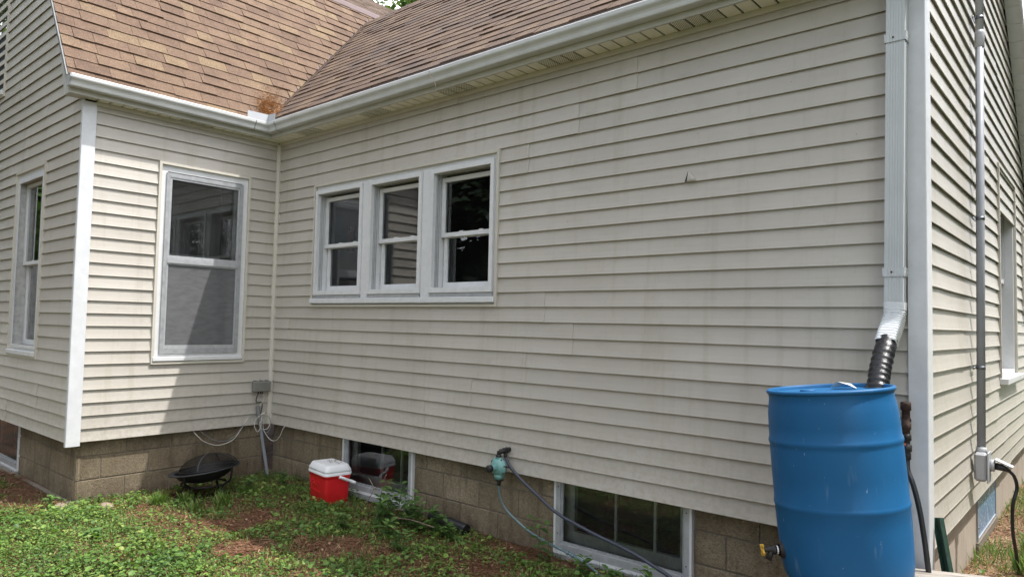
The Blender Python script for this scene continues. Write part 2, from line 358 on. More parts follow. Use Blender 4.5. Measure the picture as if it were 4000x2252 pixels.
# ------------------------------------------------------------------ mesh helpers
class MB:
    def __init__(s): s.v = []; s.f = []; s.t = []; s.tint = 0.5; s.sm = []
    def face(s, *ix, smooth=False): s.f.append(tuple(ix)); s.t.append(s.tint); s.sm.append(smooth)
    def vs(s, pts):
        n = len(s.v); s.v.extend(tuple(p) for p in pts); return n
    def quad(s, a, b, c, d): n = s.vs((a, b, c, d)); s.face(n, n+1, n+2, n+3)
    def tri(s, a, b, c): n = s.vs((a, b, c)); s.face(n, n+1, n+2)
    def hexa(s, p):       # 8 points: bottom ring 0-3, top ring 4-7
        n = s.vs(p)
        for q in ((0, 3, 2, 1), (4, 5, 6, 7), (0, 1, 5, 4), (1, 2, 6, 5), (2, 3, 7, 6), (3, 0, 4, 7)): s.face(*[n+i for i in q])
    def box(s, x0, x1, y0, y1, z0, z1):
        s.hexa([(x0, y0, z0), (x1, y0, z0), (x1, y1, z0), (x0, y1, z0), (x0, y0, z1), (x1, y0, z1), (x1, y1, z1), (x0, y1, z1)])
    def obox(s, c, ax, ay, az, hx, hy, hz):
        c = Vector(c); ax = Vector(ax).normalized()*hx; ay = Vector(ay).normalized()*hy; az = Vector(az).normalized()*hz
        s.hexa([c-ax-ay-az, c+ax-ay-az, c+ax+ay-az, c-ax+ay-az, c-ax-ay+az, c+ax-ay+az, c+ax+ay+az, c-ax+ay+az])
    def tube(s, pts, r, n=10, caps=True, smooth=True):
        pts = [Vector(p) for p in pts]; rs = r if isinstance(r, (list, tuple)) else [r]*len(pts)
        up = None; rings = []
        for i, p in enumerate(pts):
            d = (pts[min(i+1, len(pts)-1)]-pts[max(i-1, 0)]).normalized()
            if up is None: up = Vector((0, 0, 1)) if abs(d.z) < .9 else Vector((1, 0, 0))
            x = d.cross(up); x.normalize(); y = x.cross(d); up = y
            rings.append(s.vs([p+(x*math.cos(a)+y*math.sin(a))*rs[i] for a in [2*math.pi*k/n for k in range(n)]]))
        for i in range(len(rings)-1):
            for k in range(n): s.face(rings[i]+k, rings[i]+(k+1) % n, rings[i+1]+(k+1) % n, rings[i+1]+k, smooth=smooth)
        if caps:
            s.face(*[rings[0]+k for k in range(n)][::-1]); s.face(*[rings[-1]+k for k in range(n)])
    def lathe(s, prof, c=(0, 0, 0), n=32, axis=None, smooth=True):
        """prof: list of (radius, height) along axis"""
        az = Vector(axis or (0, 0, 1)).normalized(); ax = az.orthogonal().normalized(); ay = az.cross(ax); c = Vector(c)
        rings = [s.vs([c+az*h+(ax*math.cos(2*math.pi*k/n)+ay*math.sin(2*math.pi*k/n))*max(r, 1e-4) for k in range(n)]) for r, h in prof]
        for i in range(len(rings)-1):
            for k in range(n): s.face(rings[i]+k, rings[i]+(k+1) % n, rings[i+1]+(k+1) % n, rings[i+1]+k, smooth=smooth)
    def strip(s, rows, smooth=False):
        """rows: list of equal-length point lists"""
        ns = [s.vs(r) for r in rows]; m = len(rows[0])
        for a, b in zip(ns, ns[1:]):
            for k in range(m-1): s.face(a+k, a+k+1, b+k+1, b+k, smooth=smooth)

ORG = {}
def link(o, parent):
    COL.objects.link(o)
    if parent is not None: o.parent = parent
def wloc(o): return ORG.get(o.name, Vector((0, 0, 0)))
def part(name, mb, mat, parent=None, origin=None, label=None, kind=None, bevel=0):
    """one mesh object; vertices are given in world space"""
    if origin is None:
        xs, ys, zs = zip(*mb.v); origin = ((min(xs)+max(xs))/2, (min(ys)+max(ys))/2, (min(zs)+max(zs))/2)
    og = Vector(origin); me = bpy.data.meshes.new(name)
    me.from_pydata([tuple(Vector(v)-og) for v in mb.v], [], mb.f)
    me.polygons.foreach_set('use_smooth', mb.sm)
    if mat in TINTED:
        a = me.attributes.new('tint', 'FLOAT', 'FACE'); a.data.foreach_set('value', mb.t)
    me.materials.append(MATS[mat]); me.update()
    if bevel:
        bm = bmesh.new(); bm.from_mesh(me)
        bmesh.ops.recalc_face_normals(bm, faces=bm.faces)
        bmesh.ops.bevel(bm, geom=[e for e in bm.edges if len(e.link_faces) == 2 and e.calc_face_angle(0) > .5], offset=bevel, segments=1, affect='EDGES', clamp_overlap=True)
        bm.to_mesh(me); bm.free()
    o = bpy.data.objects.new(name, me); link(o, parent)
    o.location = og - (wloc(parent) if parent else Vector((0, 0, 0))); ORG[o.name] = og
    if label: o['label'] = label
    if kind: o['kind'] = kind
    return o
TINTED = {'fresh_needle', 'shingle_tan', 'shingle_brown', 'clover_leaf', 'grass_blade', 'weed_leaf', 'needle_litter', 'maple_leaf', 'pine_leaf'}
def empty(name, loc, parent=None, label=None, cat=None, group=None):
    o = bpy.data.objects.new(name, None); o.empty_display_size = .1; link(o, parent)
    o.location = Vector(loc) - (wloc(parent) if parent else Vector((0, 0, 0))); ORG[o.name] = Vector(loc)
    if label: o['label'] = label
    if cat: o['category'] = cat
    if group: o['group'] = group
    return o
def tag(o, label, cat, group=None, kind=None):
    o['label'] = label; o['category'] = cat
    if group: o['group'] = group
    if kind: o['kind'] = kind
    return o
def smooth_path(pts, n=8):
    """Catmull-Rom through pts"""
    P = [Vector(p) for p in pts]; P = [P[0]*2-P[1]]+P+[P[-1]*2-P[-2]]; out = []
    for i in range(1, len(P)-2):
        a, b, c, d = P[i-1:i+3]
        for k in range(n):
            t = k/n; out.append(.5*((2*b)+(c-a)*t+(2*a-5*b+4*c-d)*t*t+(3*b-a-3*c+d)*t**3))
    out.append(P[-2]); return out

# ------------------------------------------------------------------ layout constants (metres, z = 0 at the bottom of the siding)
H = .1115            # siding course
LC = 6.0824          # length of the long wall
YA = -1.89           # gable wall plane
GZ = -.54            # ground
ZS = 2.985           # soffit
FX, FY = .115, -.165 # fascia planes of the two eaves
NB = .015
def WA(t, n, z): return (t, YA+NB-n, z)
def WB(t, n, z): return (n-NB, t, z)
def WC(t, n, z): return (t, NB-n, z)
def WD(t, n, z): return (LC-NB+n, t, z)
def gz(x, y):
    """ground height"""
    v = noise.noise(Vector((x*.7, y*.7, 3)))*.03 + noise.noise(Vector((x*2.6, y*2.6, 9)))*.014
    b = GZ
    if x > 5.2: b += .08*min(1, (x-5.2)/1.0)
    d = max(0, -y-4)*.0
    return b + v*min(1, 1)

# ------------------------------------------------------------------ ground
def build_ground():
    def axis(lo, hi, step, far):
        a = []; x = lo
        while x < hi: a.append(x); x += step
        a.append(hi); g = step
        while a[-1] < far: g *= 1.35; a.append(a[-1]+g)
        g = step; b = []; x = lo
        while x > -far: g *= 1.35; x -= g; b.append(x)
        return b[::-1]+a
    xs = axis(-3, 8, .09, 120); ys = axis(-4.5, 5, .09, 120)
    mb = MB()
    mb.strip([[(x, y, gz(x, y)) for x in xs] for y in ys], smooth=True)
    o = part('ground', mb, 'soil_and_straw', origin=(0, 0, 0)); o['kind'] = 'structure'
    o['label'] = 'weedy ground with bare soil and pine straw around the house'
build_ground()

# ------------------------------------------------------------------ house
house = empty('house', (0, 0, GZ), None, 'beige vinyl-sided house with brown shingle roofs and concrete block foundation', 'house')

def quads_minus(W, t0, t1, z0, z1, holes, n, mb):
    """wall sheet with rectangular holes"""
    ts = sorted({t0, t1, *[h[0] for h in holes], *[h[1] for h in holes]}); zs = sorted({z0, z1, *[h[2] for h in holes], *[h[3] for h in holes]})
    for a, b in zip(ts, ts[1:]):
        for c, d in zip(zs, zs[1:]):
            if a < t0 or b > t1 or c < z0 or d > z1: continue
            m, k = (a+b)/2, (c+d)/2
            if any(h[0] < m < h[1] and h[2] < k < h[3] for h in holes): continue
            mb.quad(W(a, n, c), W(b, n, c), W(b, n, d), W(a, n, d))

def siding_piece(W, a, b, k, parent, seed, lap=(0, 0), top=None, slant=None, wav=1.0):
    """one siding course from t=a to t=b; slant=(t_low_end, t_high_end) trims the far end along a rake"""
    prof = [(.003, H+.004), (.0064, H*.74), (.0110, H*.38), (.0158, .012), (.0178, .005), (.0172, .0012), (.0150, 0), (.0135, .0035), (.0015, .0070)]
    if top is not None: prof = [(.003+.0135*(1-top/H), top)]+[q for q in prof if q[1] < top]
    segs = max(1, int((b-a)/.22)); rows = []
    for i in range(segs+1):
        f = i/segs; row = []
        for (n, z) in prof:
            hi = b if slant is None else slant[0]+(slant[1]-slant[0])*(z/H)
            t = a+(hi-a)*f
            w = noise.noise(Vector((t*1.7, seed*3.1, k*.77)))
            dz = .0016*w*wav; dn = (.0011*noise.noise(Vector((t*2.9+11, seed, k*.5))) + .0012)*wav
            lp = lap[0]*max(0, 1-(t-a)/.30) + lap[1]*max(0, 1-(hi-t)/.30)
            row.append(W(t, n+dn+lp, k*H+z+dz))
        rows.append(row)
    mb = MB(); mb.strip(rows, smooth=False)
    # turned edge at the ends, so that a lapped end shows its thickness
    for row in (rows[0], rows[-1]):
        base = [W_in(W, p) for p in row]
        mb.strip([row, base])
    return part('siding_panel', mb, 'vinyl_siding', parent)
def W_in(W, p):
    """the same point pushed to the wall plane"""
    o = Vector(W(0, 0, 0)); nrm = Vector(W(0, 1, 0))-o
    v = Vector(p); d = (v-o).dot(nrm); return tuple(v-nrm*max(0, d-.0003))

def siding_wall(name, W, t0, t1, kmax, holes, seams, seed, label, topz=None, slope=None, flip=False, wav=1.0):
    """holes: (t0,t1,z0,z1) ; seams: {even k: [t,...]} for pairs of courses"""
    wall = MB()
    zt = topz if topz is not None else kmax*H
    if slope is None: quads_minus(W, t0, t1, -.0, zt, holes, -.004, wall)
    else:
        quads_minus(W, t0, t1, 0, min(zt, slope['z0']), holes, -.004, wall)
        # gable part above, as thin strips
        z = slope['z0']; st = .12
        while z < slope['zmax']:
            a, b = slope['lim'](z); a2, b2 = slope['lim'](z+st)
            segs = [(max(t0, a), min(t1, b), max(t0, a2), min(t1, b2))]
            for h in holes:
                if h[2] < z+st/2 < h[3]:
                    segs = [(segs[0][0], h[0], segs[0][2], h[0]), (h[1], segs[0][1], h[1], segs[0][3])]
            for (p, q, p2, q2) in segs:
                if q > p and q2 > p2: wall.quad(W(p, -.004, z), W(q, -.004, z), W(q2, -.004, z+st), W(p2, -.004, z+st))
            z += st
    wo_ = part('wall', wall, 'sheathing', house, label=label)
    k = 0
    while k*H < zt-.004:
        z0, z1 = k*H, (k+1)*H
        spans = [(t0, t1)]
        lo = hi = None
        if slope is not None and z1 > slope['z0']:
            la, lb = slope['lim'](z0); ha, hb = slope['lim'](z1)
            spans = [(max(t0, la), min(t1, lb))]
            if spans[0][1]-spans[0][0] < .05: break
            if lb < t1: hi = (lb, max(hb, t0+.001))
            if la > t0: lo = (la, ha)
        for h in holes:
            zc = (z0+z1)/2
            if h[2] < zc < h[3]:
                ns = []
                for (a, b) in spans:
                    if h[1] <= a or h[0] >= b: ns.append((a, b)); continue
                    if h[0] > a+.02: ns.append((a, h[0]))
                    if h[1] < b-.02: ns.append((h[1], b))
                spans = ns
        top = None
        if z1 > zt+.004: top = zt-z0
        sm = sorted(seams.get(k-(k % 2), []))
        for (a, b) in spans:
            cuts = [a]+[s for s in sm if a+.05 < s < b-.05]+[b]
            for i, (p, q) in enumerate(zip(cuts, cuts[1:])):
                lap = (0, .0048 if i < len(cuts)-2 else 0)
                q2 = q; p = p-(.02 if i > 0 else 0)
                sl_ = hi if (hi and q == b) else None
                siding_piece(W, p, q2, k, wo_, seed+i*.37, lap, top, sl_, wav)
        k += 1
    return wo_

# window rectangles (outer edge of the beige channel)
HB = [(-1.238, -.318, .655, 2.563)]
HC = [(.700, 3.200, 1.229, 2.452)]
HA = [(-1.88, -.945, .672, 2.56), (-3.50, -2.555, 3.515, 5.2)]
HD = [(2.86, 4.06, .67, 2.50), (4.70, 5.15, 1.30, 2.19)]

# left building: gambrel.  z = LZ0 + LM*X on the lower slope, upper slope from the break
LZ0, LM = 3.2936, -1.501
XBRK = -1.59; ZBRK = LZ0+LM*XBRK; UM = -.65; XRID = -4.10; ZRID = ZBRK+UM*(XRID-XBRK)
def left_z(x): return LZ0+LM*x if x > XBRK else ZBRK+UM*(x-XBRK)
def limA(z):
    zz = z+.05
    x = (zz-LZ0)/LM if zz < ZBRK else XBRK+(zz-ZBRK)/UM
    return (-8.7, min(x, 0.0))
siding_wall('wall', WA, -5.2, -.018, 60, HA, {30: [-1.946], 26: [-.998], 24: [-1.579], 22: [-2.117], 2: [-.872], 0: [-1.827], 28: [-3.1], 32: [-2.9], 4: [-2.8], 8: [-2.4]},
            1.3, 'shaded gable end wall of beige siding', topz=6.6, slope=dict(z0=2.95, zmax=6.6, lim=limA), wav=1.3)
siding_wall('wall', WB, -1.795, -.022, 27, HB, {}, 2.1, 'short sunlit return wall of beige siding', topz=2.957)
siding_wall('wall', WC, .022, 6.012, 27, HC, {24: [4.411], 22: [3.942], 20: [3.485], 26: [2.717], 10: [3.663], 8: [.29, 3.918], 6: [3.496], 4: [2.944], 2: [2.41], 0: [3.351]},
            3.7, 'long shaded wall of beige siding', topz=2.957)
# right building: gable roof z = RZ0 + RM*Y, ridge along X
RZ0, RM = 3.3623, .9611
YRID = 2.12; ZRR = RZ0+RM*YRID; RM2 = -.92
def right_z(y): return RZ0+RM*y if y < YRID else ZRR+RM2*(y-YRID)
def limD(z):
    zz = z+.10
    return ((zz-RZ0)/RM, YRID+(zz-ZRR)/RM2)
siding_wall('wall', WD, .104, 5.6, 60, HD, {6: [2.29], 4: [2.67], 2: [3.13], 0: [3.47], 8: [1.15], 18: [1.62], 22: [1.58], 12: [4.3], 20: [2.4], 28: [2.9]}, 5.2, 'sunlit end wall of beige siding', topz=5.2,
            slope=dict(z0=2.2, zmax=5.15, lim=limD), wav=1.7)

# corner posts
mb = MB()   # outside corner between gable wall and return wall
for pts in ([(0.0, -1.795), (0.016, -1.795), (0.016, -1.903), (.012, -1.907), (-.022, -1.907), (-.022, -1.890)],):
    mb.strip([[(x, y, -.028) for x, y in pts], [(x, y, 2.968) for x, y in pts]])
    n = mb.vs([(x, y, -.028) for x, y in pts]); mb.face(*range(n, n+len(pts)))
part('corner_post', mb, 'white_vinyl', house, label='bright white corner post at the return wall')
mb = MB()   # outside corner between long wall and end wall
pts = [(6.008, .0), (6.008, -.016), (LC+.008, -.016), (LC+.012, -.012), (LC+.012, .104), (LC-.004, .104)]
mb.strip([[(x, y, -.42) for x, y in pts], [(x, y, 2.98) for x, y in pts]])
n = mb.vs([(x, y, -.42) for x, y in pts]); mb.face(*range(n, n+len(pts)))
part('corner_post', mb, 'white_vinyl', house, label='tall white corner post behind the downspout')
mb = MB()   # inside corner
pts = [(.032, .012), (.032, -.012), (.022, -.022), (.012, -.032), (-.012, -.032)]
mb.strip([[(x, y, .0) for x, y in pts], [(x, y, 2.965) for x, y in pts]])
part('inside_corner_trim', mb, 'beige_trim', house)
# receiving channels under the soffits
for W, a, b in ((WB, -1.80, -.02), (WC, .02, 6.01)):
    mb = MB(); lo = W(a, 0, 0); 
    rows = [[W(t, n, z) for n, z in ((.012, 2.948), (.027, 2.948), (.027, 2.984))] for t in (a, b)]
    mb.strip(rows); part('top_channel', mb, 'beige_trim', house)

# ------------------------------------------------------------------ foundation blocks
ZM = [.063, -.140, -.343, -.546, -.749]
def block_wall(W, t0, t1, joints, n, holes, label):
    core = MB(); quads_minus(W, t0, t1, -.8, .05, holes, n-.009, core)
    fo = part('foundation_wall', core, 'mortar', house, label=label)
    for c in range(4):
        zt, zb = ZM[c]-.005, ZM[c+1]+.005
        j = [t0]+[x for x in joints[c % 2] if t0 < x < t1]+[t1]
        for a, b in zip(j, j[1:]):
            sp = [(a+.005, b-.005)]
            for h in holes:
                if h[2] < (zt+zb)/2 < h[3] or (h[2] < zt-.02 and h[3] > zb+.02):
                    ns = []
                    for (p, q) in sp:
                        if h[1] <= p or h[0] >= q: ns.append((p, q)); continue
                        if h[0] > p+.02: ns.append((p, h[0]-.004))
                        if h[1] < q-.02: ns.append((h[1]+.004, q))
                    sp = ns
            for (p, q) in sp:
                if q-p < .03: continue
                nn = n+R_.uniform(-.0025, .0025); e = .004
                mb = MB()
                j_ = lambda: R_.uniform(-.0012, .0012)
                o_ = [(p, zb), (q, zb), (q, zt), (p, zt)]; o_ = [(x+j_(), z+j_()) for x, z in o_]
                i_ = [(p+e, zb+e), (q-e, zb+e), (q-e, zt-e), (p+e, zt-e)]
                bk = mb.vs([W(x, nn-.03, z) for x, z in o_]); f1 = mb.vs([W(x, nn-e, z) for x, z in o_]); f2 = mb.vs([W(x, nn, z) for x, z in i_])
                mb.face(f2, f2+1, f2+2, f2+3)
                for k in range(4):
                    k2 = (k+1) % 4
                    mb.face(f1+k, f1+k2, f2+k2, f2+k); mb.face(bk+k, bk+k2, f1+k2, f1+k)
                part('block', mb, 'concrete_block', fo)
    return fo
BW1 = (1.225, 2.222, -.475, .06); BW2 = (3.742, 4.805, -.505, .06); BWA = (-2.75, -1.690, -.50, .06); BWD = (2.11, 3.10, -.40, -.03)
u = .4064
jB = [[-1.797+u*i for i in range(1, 5)], [-1.797+u*(i+.5) for i in range(0, 5)]]
block_wall(WB, -1.80, -.03, [jB[0], jB[1]], -.050, [], 'concrete block foundation under the return wall')
block_wall(WA, -4.6, -.052, [[-.19-u*i for i in range(11)], [-.40-u*i for i in range(11)]], -.085, [BWA], 'damp concrete block foundation under the gable wall')
jc = [[.344+u*i for i in range(15)], [.14+u*i for i in range(15)]]
block_wall(WC, -.04, 6.04, jc, -.060, [BW1, BW2], 'dark concrete block foundation under the long wall')
# ledge at the foot of the gable foundation
mb = MB(); mb.box(-4.6, -.02, YA+.085-.045, YA+.085, -.75, -.515); part('footing_ledge', mb, 'mortar', house)
mb = MB(); mb.box(-.05, -.006, -1.835, -.06, -.75, -.545); part('footing_ledge', mb, 'mortar', house)
mb = MB(); quads_minus(WD, .0, 5.6, -.8, .05, [BWD], -.06, mb); part('parged_foundation', mb, 'parged_concrete', house, label='smooth tan parged foundation under the sunlit end wall')

# ------------------------------------------------------------------ windows
def bar(mb, W, t0, t1, z0, z1, n0, n1):
    p = [W(t0, n0, z0), W(t1, n0, z0), W(t1, n1, z0), W(t0, n1, z0), W(t0, n0, z1), W(t1, n0, z1), W(t1, n1, z1), W(t0, n1, z1)]
    mb.hexa(p)
def frame(mb, W, t0, t1, z0, z1, w, n0, n1, wb=None, wt=None):
    wb = wb or w; wt = wt or w
    bar(mb, W, t0, t0+w, z0, z1, n0, n1); bar(mb, W, t1-w, t1, z0, z1, n0, n1)
    bar(mb, W, t0+w, t1-w, z0, z0+wb, n0, n1); bar(mb, W, t0+w, t1-w, z1-wt, z1, n0, n1)
def channel(W, t0, t1, z0, z1, parent, w=.022):
    mb = MB(); frame(mb, W, t0, t1, z0, z1, w, .001, .029); part('siding_channel', mb, 'beige_trim', parent)
def pane(W, t0, t1, z0, z1, n, parent, mat='glass', name='pane'):
    mb = MB(); mb.quad(W(t0, n, z0), W(t1, n, z0), W(t1, n, z1), W(t0, n, z1)); return part(name, mb, mat, parent)
def room(W, t0, t1, z0, z1, parent, depth=1.6, n0=-.125):
    mb = MB(); g = .35
    a, b, c, d = t0-g, t1+g, z0-.1, z1+.2
    mb.quad(W(a, -depth, c), W(b, -depth, c), W(b, -depth, d), W(a, -depth, d))
    for p, q in (((a, c), (b, c)), ((b, c), (b, d)), ((b, d), (a, d)), ((a, d), (a, c))):
        mb.quad(W(p[0], n0, p[1]), W(q[0], n0, q[1]), W(q[0], -depth, q[1]), W(p[0], -depth, p[1]))
    # inner wall face around the opening
    quads_minus(W, a, b, c, d, [(t0, t1, z0, z1)], n0, mb)
    part('dark_interior', mb, 'room_wall', parent)
def jambs(W, t0, t1, z0, z1, n0, n1, parent, mat='white_paint'):
    mb = MB()
    for p, q in (((t0, z0), (t1, z0)), ((t1, z0), (t1, z1)), ((t1, z1), (t0, z1)), ((t0, z1), (t0, z0))):
        mb.quad(W(p[0], n0, p[1]), W(q[0], n0, q[1]), W(q[0], n1, q[1]), W(p[0], n1, p[1]))
    part('jamb', mb, mat, parent)
def hung_sashes(W, t0, t1, z0, z1, zm, n, parent, w=.038, mat='white_paint'):
    """upper sash outside, lower sash behind it"""
    mb = MB(); frame(mb, W, t0, t1, zm-.018, z1, w, n-.03, n, wb=.036); up = part('sash', mb, mat, parent)
    pane(W, t0+w, t1-w, zm+.018, z1-w, n-.014, up)
    mb = MB(); frame(mb, W, t0+.004, t1-.004, z0, zm+.014, w, n-.065, n-.034, wb=.05); lo = part('sash', mb, mat, parent)
    pane(W, t0+w, t1-w, z0+.05, zm-.02, n-.05, lo)
    for f in (.36, .72):
        mb = MB(); t = t0+(t1-t0)*f; bar(mb, W, t-.022, t+.022, zm+.0185, zm+.028, n-.045, n-.012); part('sash_lock', mb, 'latch_grey', up)

def window_c():
    t0, t1, z0, z1 = HC[0]
    w = empty('window', (1.95, 0, z0), house, 'triple white double-hung window on the long wall'); W = WC
    channel(W, t0, t1, z0, z1, w)
    # white casing behind the channel
    mb = MB(); a, b, c, d = t0+.022, t1-.022, z0+.028, z1-.022
    units = [(.738, 1.486), (1.590, 2.312), (2.428, 3.148)]
    zb, zt = 1.345, 2.385
    quads_minus(W, a, b, c, d, [(x0+.006, x1-.006, zb+.004, zt-.004) for x0, x1 in units], .004, mb)
    part('casing', mb, 'white_paint', w)
    mb = MB()
    for m0, m1 in ((1.486, 1.590), (2.312, 2.428)): 
        pass
    for m0, m1 in ((1.490, 1.586), (2.316, 2.424)):
        mb = MB(); bar(mb, W, m0, m1, 1.312, 2.400, .0045, .014); part('mullion', mb, 'white_paint', w)
    for i, (x0, x1) in enumerate(units):
        # projecting aluminium storm frame
        mb = MB(); frame(mb, W, x0, x1, zb, zt, .036, .0045, .030, wb=.042); fr = part('storm_frame', mb, 'white_paint', w)
        mb = MB(); bar(mb, W, x0+.006, x1-.006, 1.313, zb-.002, .0045, .020); part('sub_sill', mb, 'aluminium', w)
        o0, o1, p0, p1 = x0+.034, x1-.034, zb+.04, zt-.034
        jambs(W, o0, o1, p0, p1, .005, -.13, w)
        mb = MB()   # storm tracks on the jambs
        for n in (-.006, -.022, -.040):
            bar(mb, W, o0+.0005, o0+.010, p0, p1, n-.004, n); bar(mb, W, o1-.010, o1-.0005, p0, p1, n-.004, n); bar(mb, W, o0+.010, o1-.010, p1-.010, p1-.0005, n-.004, n)
        part('storm_track', mb, 'aluminium', w)
        hung_sashes(W, o0+.012, o1-.012, p0+.002, p1-.03, 1.835, -.062, w)
    # stool / sill
    mb = MB(); bar(mb, W, t0+.004, t1-.020, 1.262, 1.309, .0295, .048); part('sill', mb, 'white_paint', w, bevel=.004)
    room(W, t0+.05, t1-.05, 1.36, 2.37, w, depth=2.2, n0=-.132)
    # things on the inside ledge of the first unit
    mb = MB(); mb.lathe([(.085, 1.98), (.08, 2.02), (.055, 2.07), (.02, 2.11)], (1.27, .30, 0), 12); part('lamp_glass', mb, 'flower_green', w)
    mb = MB()
    for k in range(14):
        a = k*2.4; mb.tube([(1.03, .22, 1.86), (1.03+.05*math.cos(a), .22+.04*math.sin(a), 1.93+.05*(k % 3))], [.006, .012], 5)
    mb.tube([(1.03, .22, 1.78), (1.03, .22, 1.87)], .035, 8)
    part('potted_flower', mb, 'flower_red', w)
window_c()

def window_b():
    t0, t1, z0, z1 = HB[0]; W = WB
    w = empty('window', (0, -.78, z0), house, 'tall white storm window half in sun on the short wall')
    channel(W, t0, t1, z0, z1, w, .024)
    a, b, c, d = t0+.024, t1-.024, z0+.03, z1-.024
    mb = MB(); quads_minus(W, a, b, c, d, [(a+.062, b-.062, c+.07, d-.06)], .006, mb); part('casing', mb, 'white_paint', w)
    mb = MB(); bar(mb, W, t0+.012, t1-.03, .683, .722, .010, .038); part('sill', mb, 'white_paint', w, bevel=.004)
    jambs(W, a+.062, b-.062, c+.07, d-.06, .006, -.12, w, 'aluminium')
    # storm frame
    f0, f1, g0, g1 = a+.050, b-.050, .752, 2.468
    mb = MB(); frame(mb, W, f0, f1, g0, g1, .034, .0065, .020, wb=.05, wt=.04); part('storm_frame', mb, 'aluminium_grey', w)
    zm = 1.632
    mb = MB(); frame(mb, W, f0+.034, f1-.034, zm+.03, g1-.04, .020, .002, .014, wb=.022); up = part('storm_sash', mb, 'aluminium', w)
    pane(W, f0+.054, f1-.054, zm+.052, g1-.06, .008, up, 'storm_glass')
    mb = MB(); bar(mb, W, f0+.034, f1-.034, zm-.022, zm+.030, .004, .024); part('meeting_rail', mb, 'aluminium', w)
    # lower half: insect screen in its frame
    mb = MB(); frame(mb, W, f0+.034, f1-.034, g0+.05, zm-.022, .016, .002, .014, wb=.03); sc = part('screen_frame', mb, 'aluminium', w)
    pane(W, f0+.05, f1-.05, g0+.08, zm-.038, .006, sc, 'insect_screen', 'screen')
    # wooden sashes further in
    mb = MB(); frame(mb, W, a+.066, b-.066, zm-.02, d-.062, .05, -.075, -.04); us = part('sash', mb, 'old_wood_frame', w)
    pane(W, a+.116, b-.116, zm+.03, d-.112, -.058, us)
    mb = MB(); frame(mb, W, a+.066, b-.066, c+.075, zm+.02, .05, -.115, -.08, wb=.07); ls = part('sash', mb, 'old_wood_frame', w)
    pane(W, a+.116, b-.116, c+.145, zm-.03, -.098, ls)
    mb = MB()
    cols = [(t, -.16-.02*math.sin(t*38)) for t in [a+.1+i*(b-a-.30)/24 for i in range(25)]]
    mb.strip([[W(t, n, .74) for t, n in cols], [W(t, n, 1.72) for t, n in cols]], smooth=True); part('curtain', mb, 'curtain', w)
    room(W, a+.07, b-.07, c+.08, d-.07, w, 1.8, -.122)
window_b()

def window_a(h, label, ins=.07):
    t0, t1, z0, z1 = h; W = WA
    w = empty('window', (t0, YA, z0), house, label)
    channel(W, t0, t1, z0, z1, w, .024)
    a, b, c, d = t0+.024, t1-.024, z0+.03, z1-.024
    mb = MB(); quads_minus(W, a, b, c, d, [(a+ins, b-ins, c+.08, d-.09)], .006, mb); part('casing', mb, 'white_paint', w)
    mb = MB(); bar(mb, W, t0+.012, t1-.03, z0+.022, z0+.066, .010, .042); part('sill', mb, 'white_paint', w, bevel=.004)
    mb = MB(); frame(mb, W, a+ins-.015, b-ins+.015, c+.06, d-.07, .030 if ins > .05 else .018, .0065, .018); part('storm_frame', mb, 'white_vinyl', w)
    jambs(W, a+ins, b-ins, c+.08, d-.09, .006, -.14, w, 'old_wood_frame')
    zm = (z0+z1)/2
    hung_sashes(W, a+ins+.008, b-ins-.008, c+.085, d-.10, zm, -.05, w)
    if ins < .05: pane(W, a+.02, b-.02, c+.08, zm-.06, .010, w, 'dark_screen', 'screen'); pane(W, a+.02, b-.02, zm-.06, d-.09, .009, w, 'storm_glass')
    mb = MB(); cols = [(t, -.19-.03*math.sin(t*30)) for t in [a+.02+i*(b-a-.04)*.9/30 for i in range(31)]]
    mb.strip([[W(t, n, c) for t, n in cols], [W(t, n, d) for t, n in cols]], smooth=True); part('curtain', mb, 'curtain', w)
    room(W, a+.08, b-.08, c+.09, d-.10, w, 1.6, -.142)
window_a(HA[0], 'white double-hung window on the shaded gable wall', .055)
window_a(HA[1], 'upstairs window at the top of the gable wall', .02)

def window_d(h, label):
    t0, t1, z0, z1 = h; W = WD
    w = empty('window', (LC, t0, z0), house, label)
    channel(W, t0, t1, z0, z1, w, .024)
    a, b, c, d = t0+.024, t1-.024, z0+.06, z1-.024
    mb = MB(); quads_minus(W, a, b, c, d, [(a+.05, b-.05, c+.05, d-.06)], .006, mb); part('casing', mb, 'white_paint', w)
    mb = MB(); bar(mb, W, t0-.01, t1+.01, z0+.025, z0+.075, .010, .072); part('sill', mb, 'white_paint', w, bevel=.004)
    jambs(W, a+.05, b-.05, c+.05, d-.06, .006, -.12, w)
    hung_sashes(W, a+.056, b-.056, c+.055, d-.066, (z0+z1)/2, -.06, w)
    room(W, a+.06, b-.06, c+.06, d-.07, w, 1.5, -.132)
window_d(HD[0], 'deep white window on the sunlit end wall')
window_d(HD[1], 'small window at the far end of the sunlit wall')

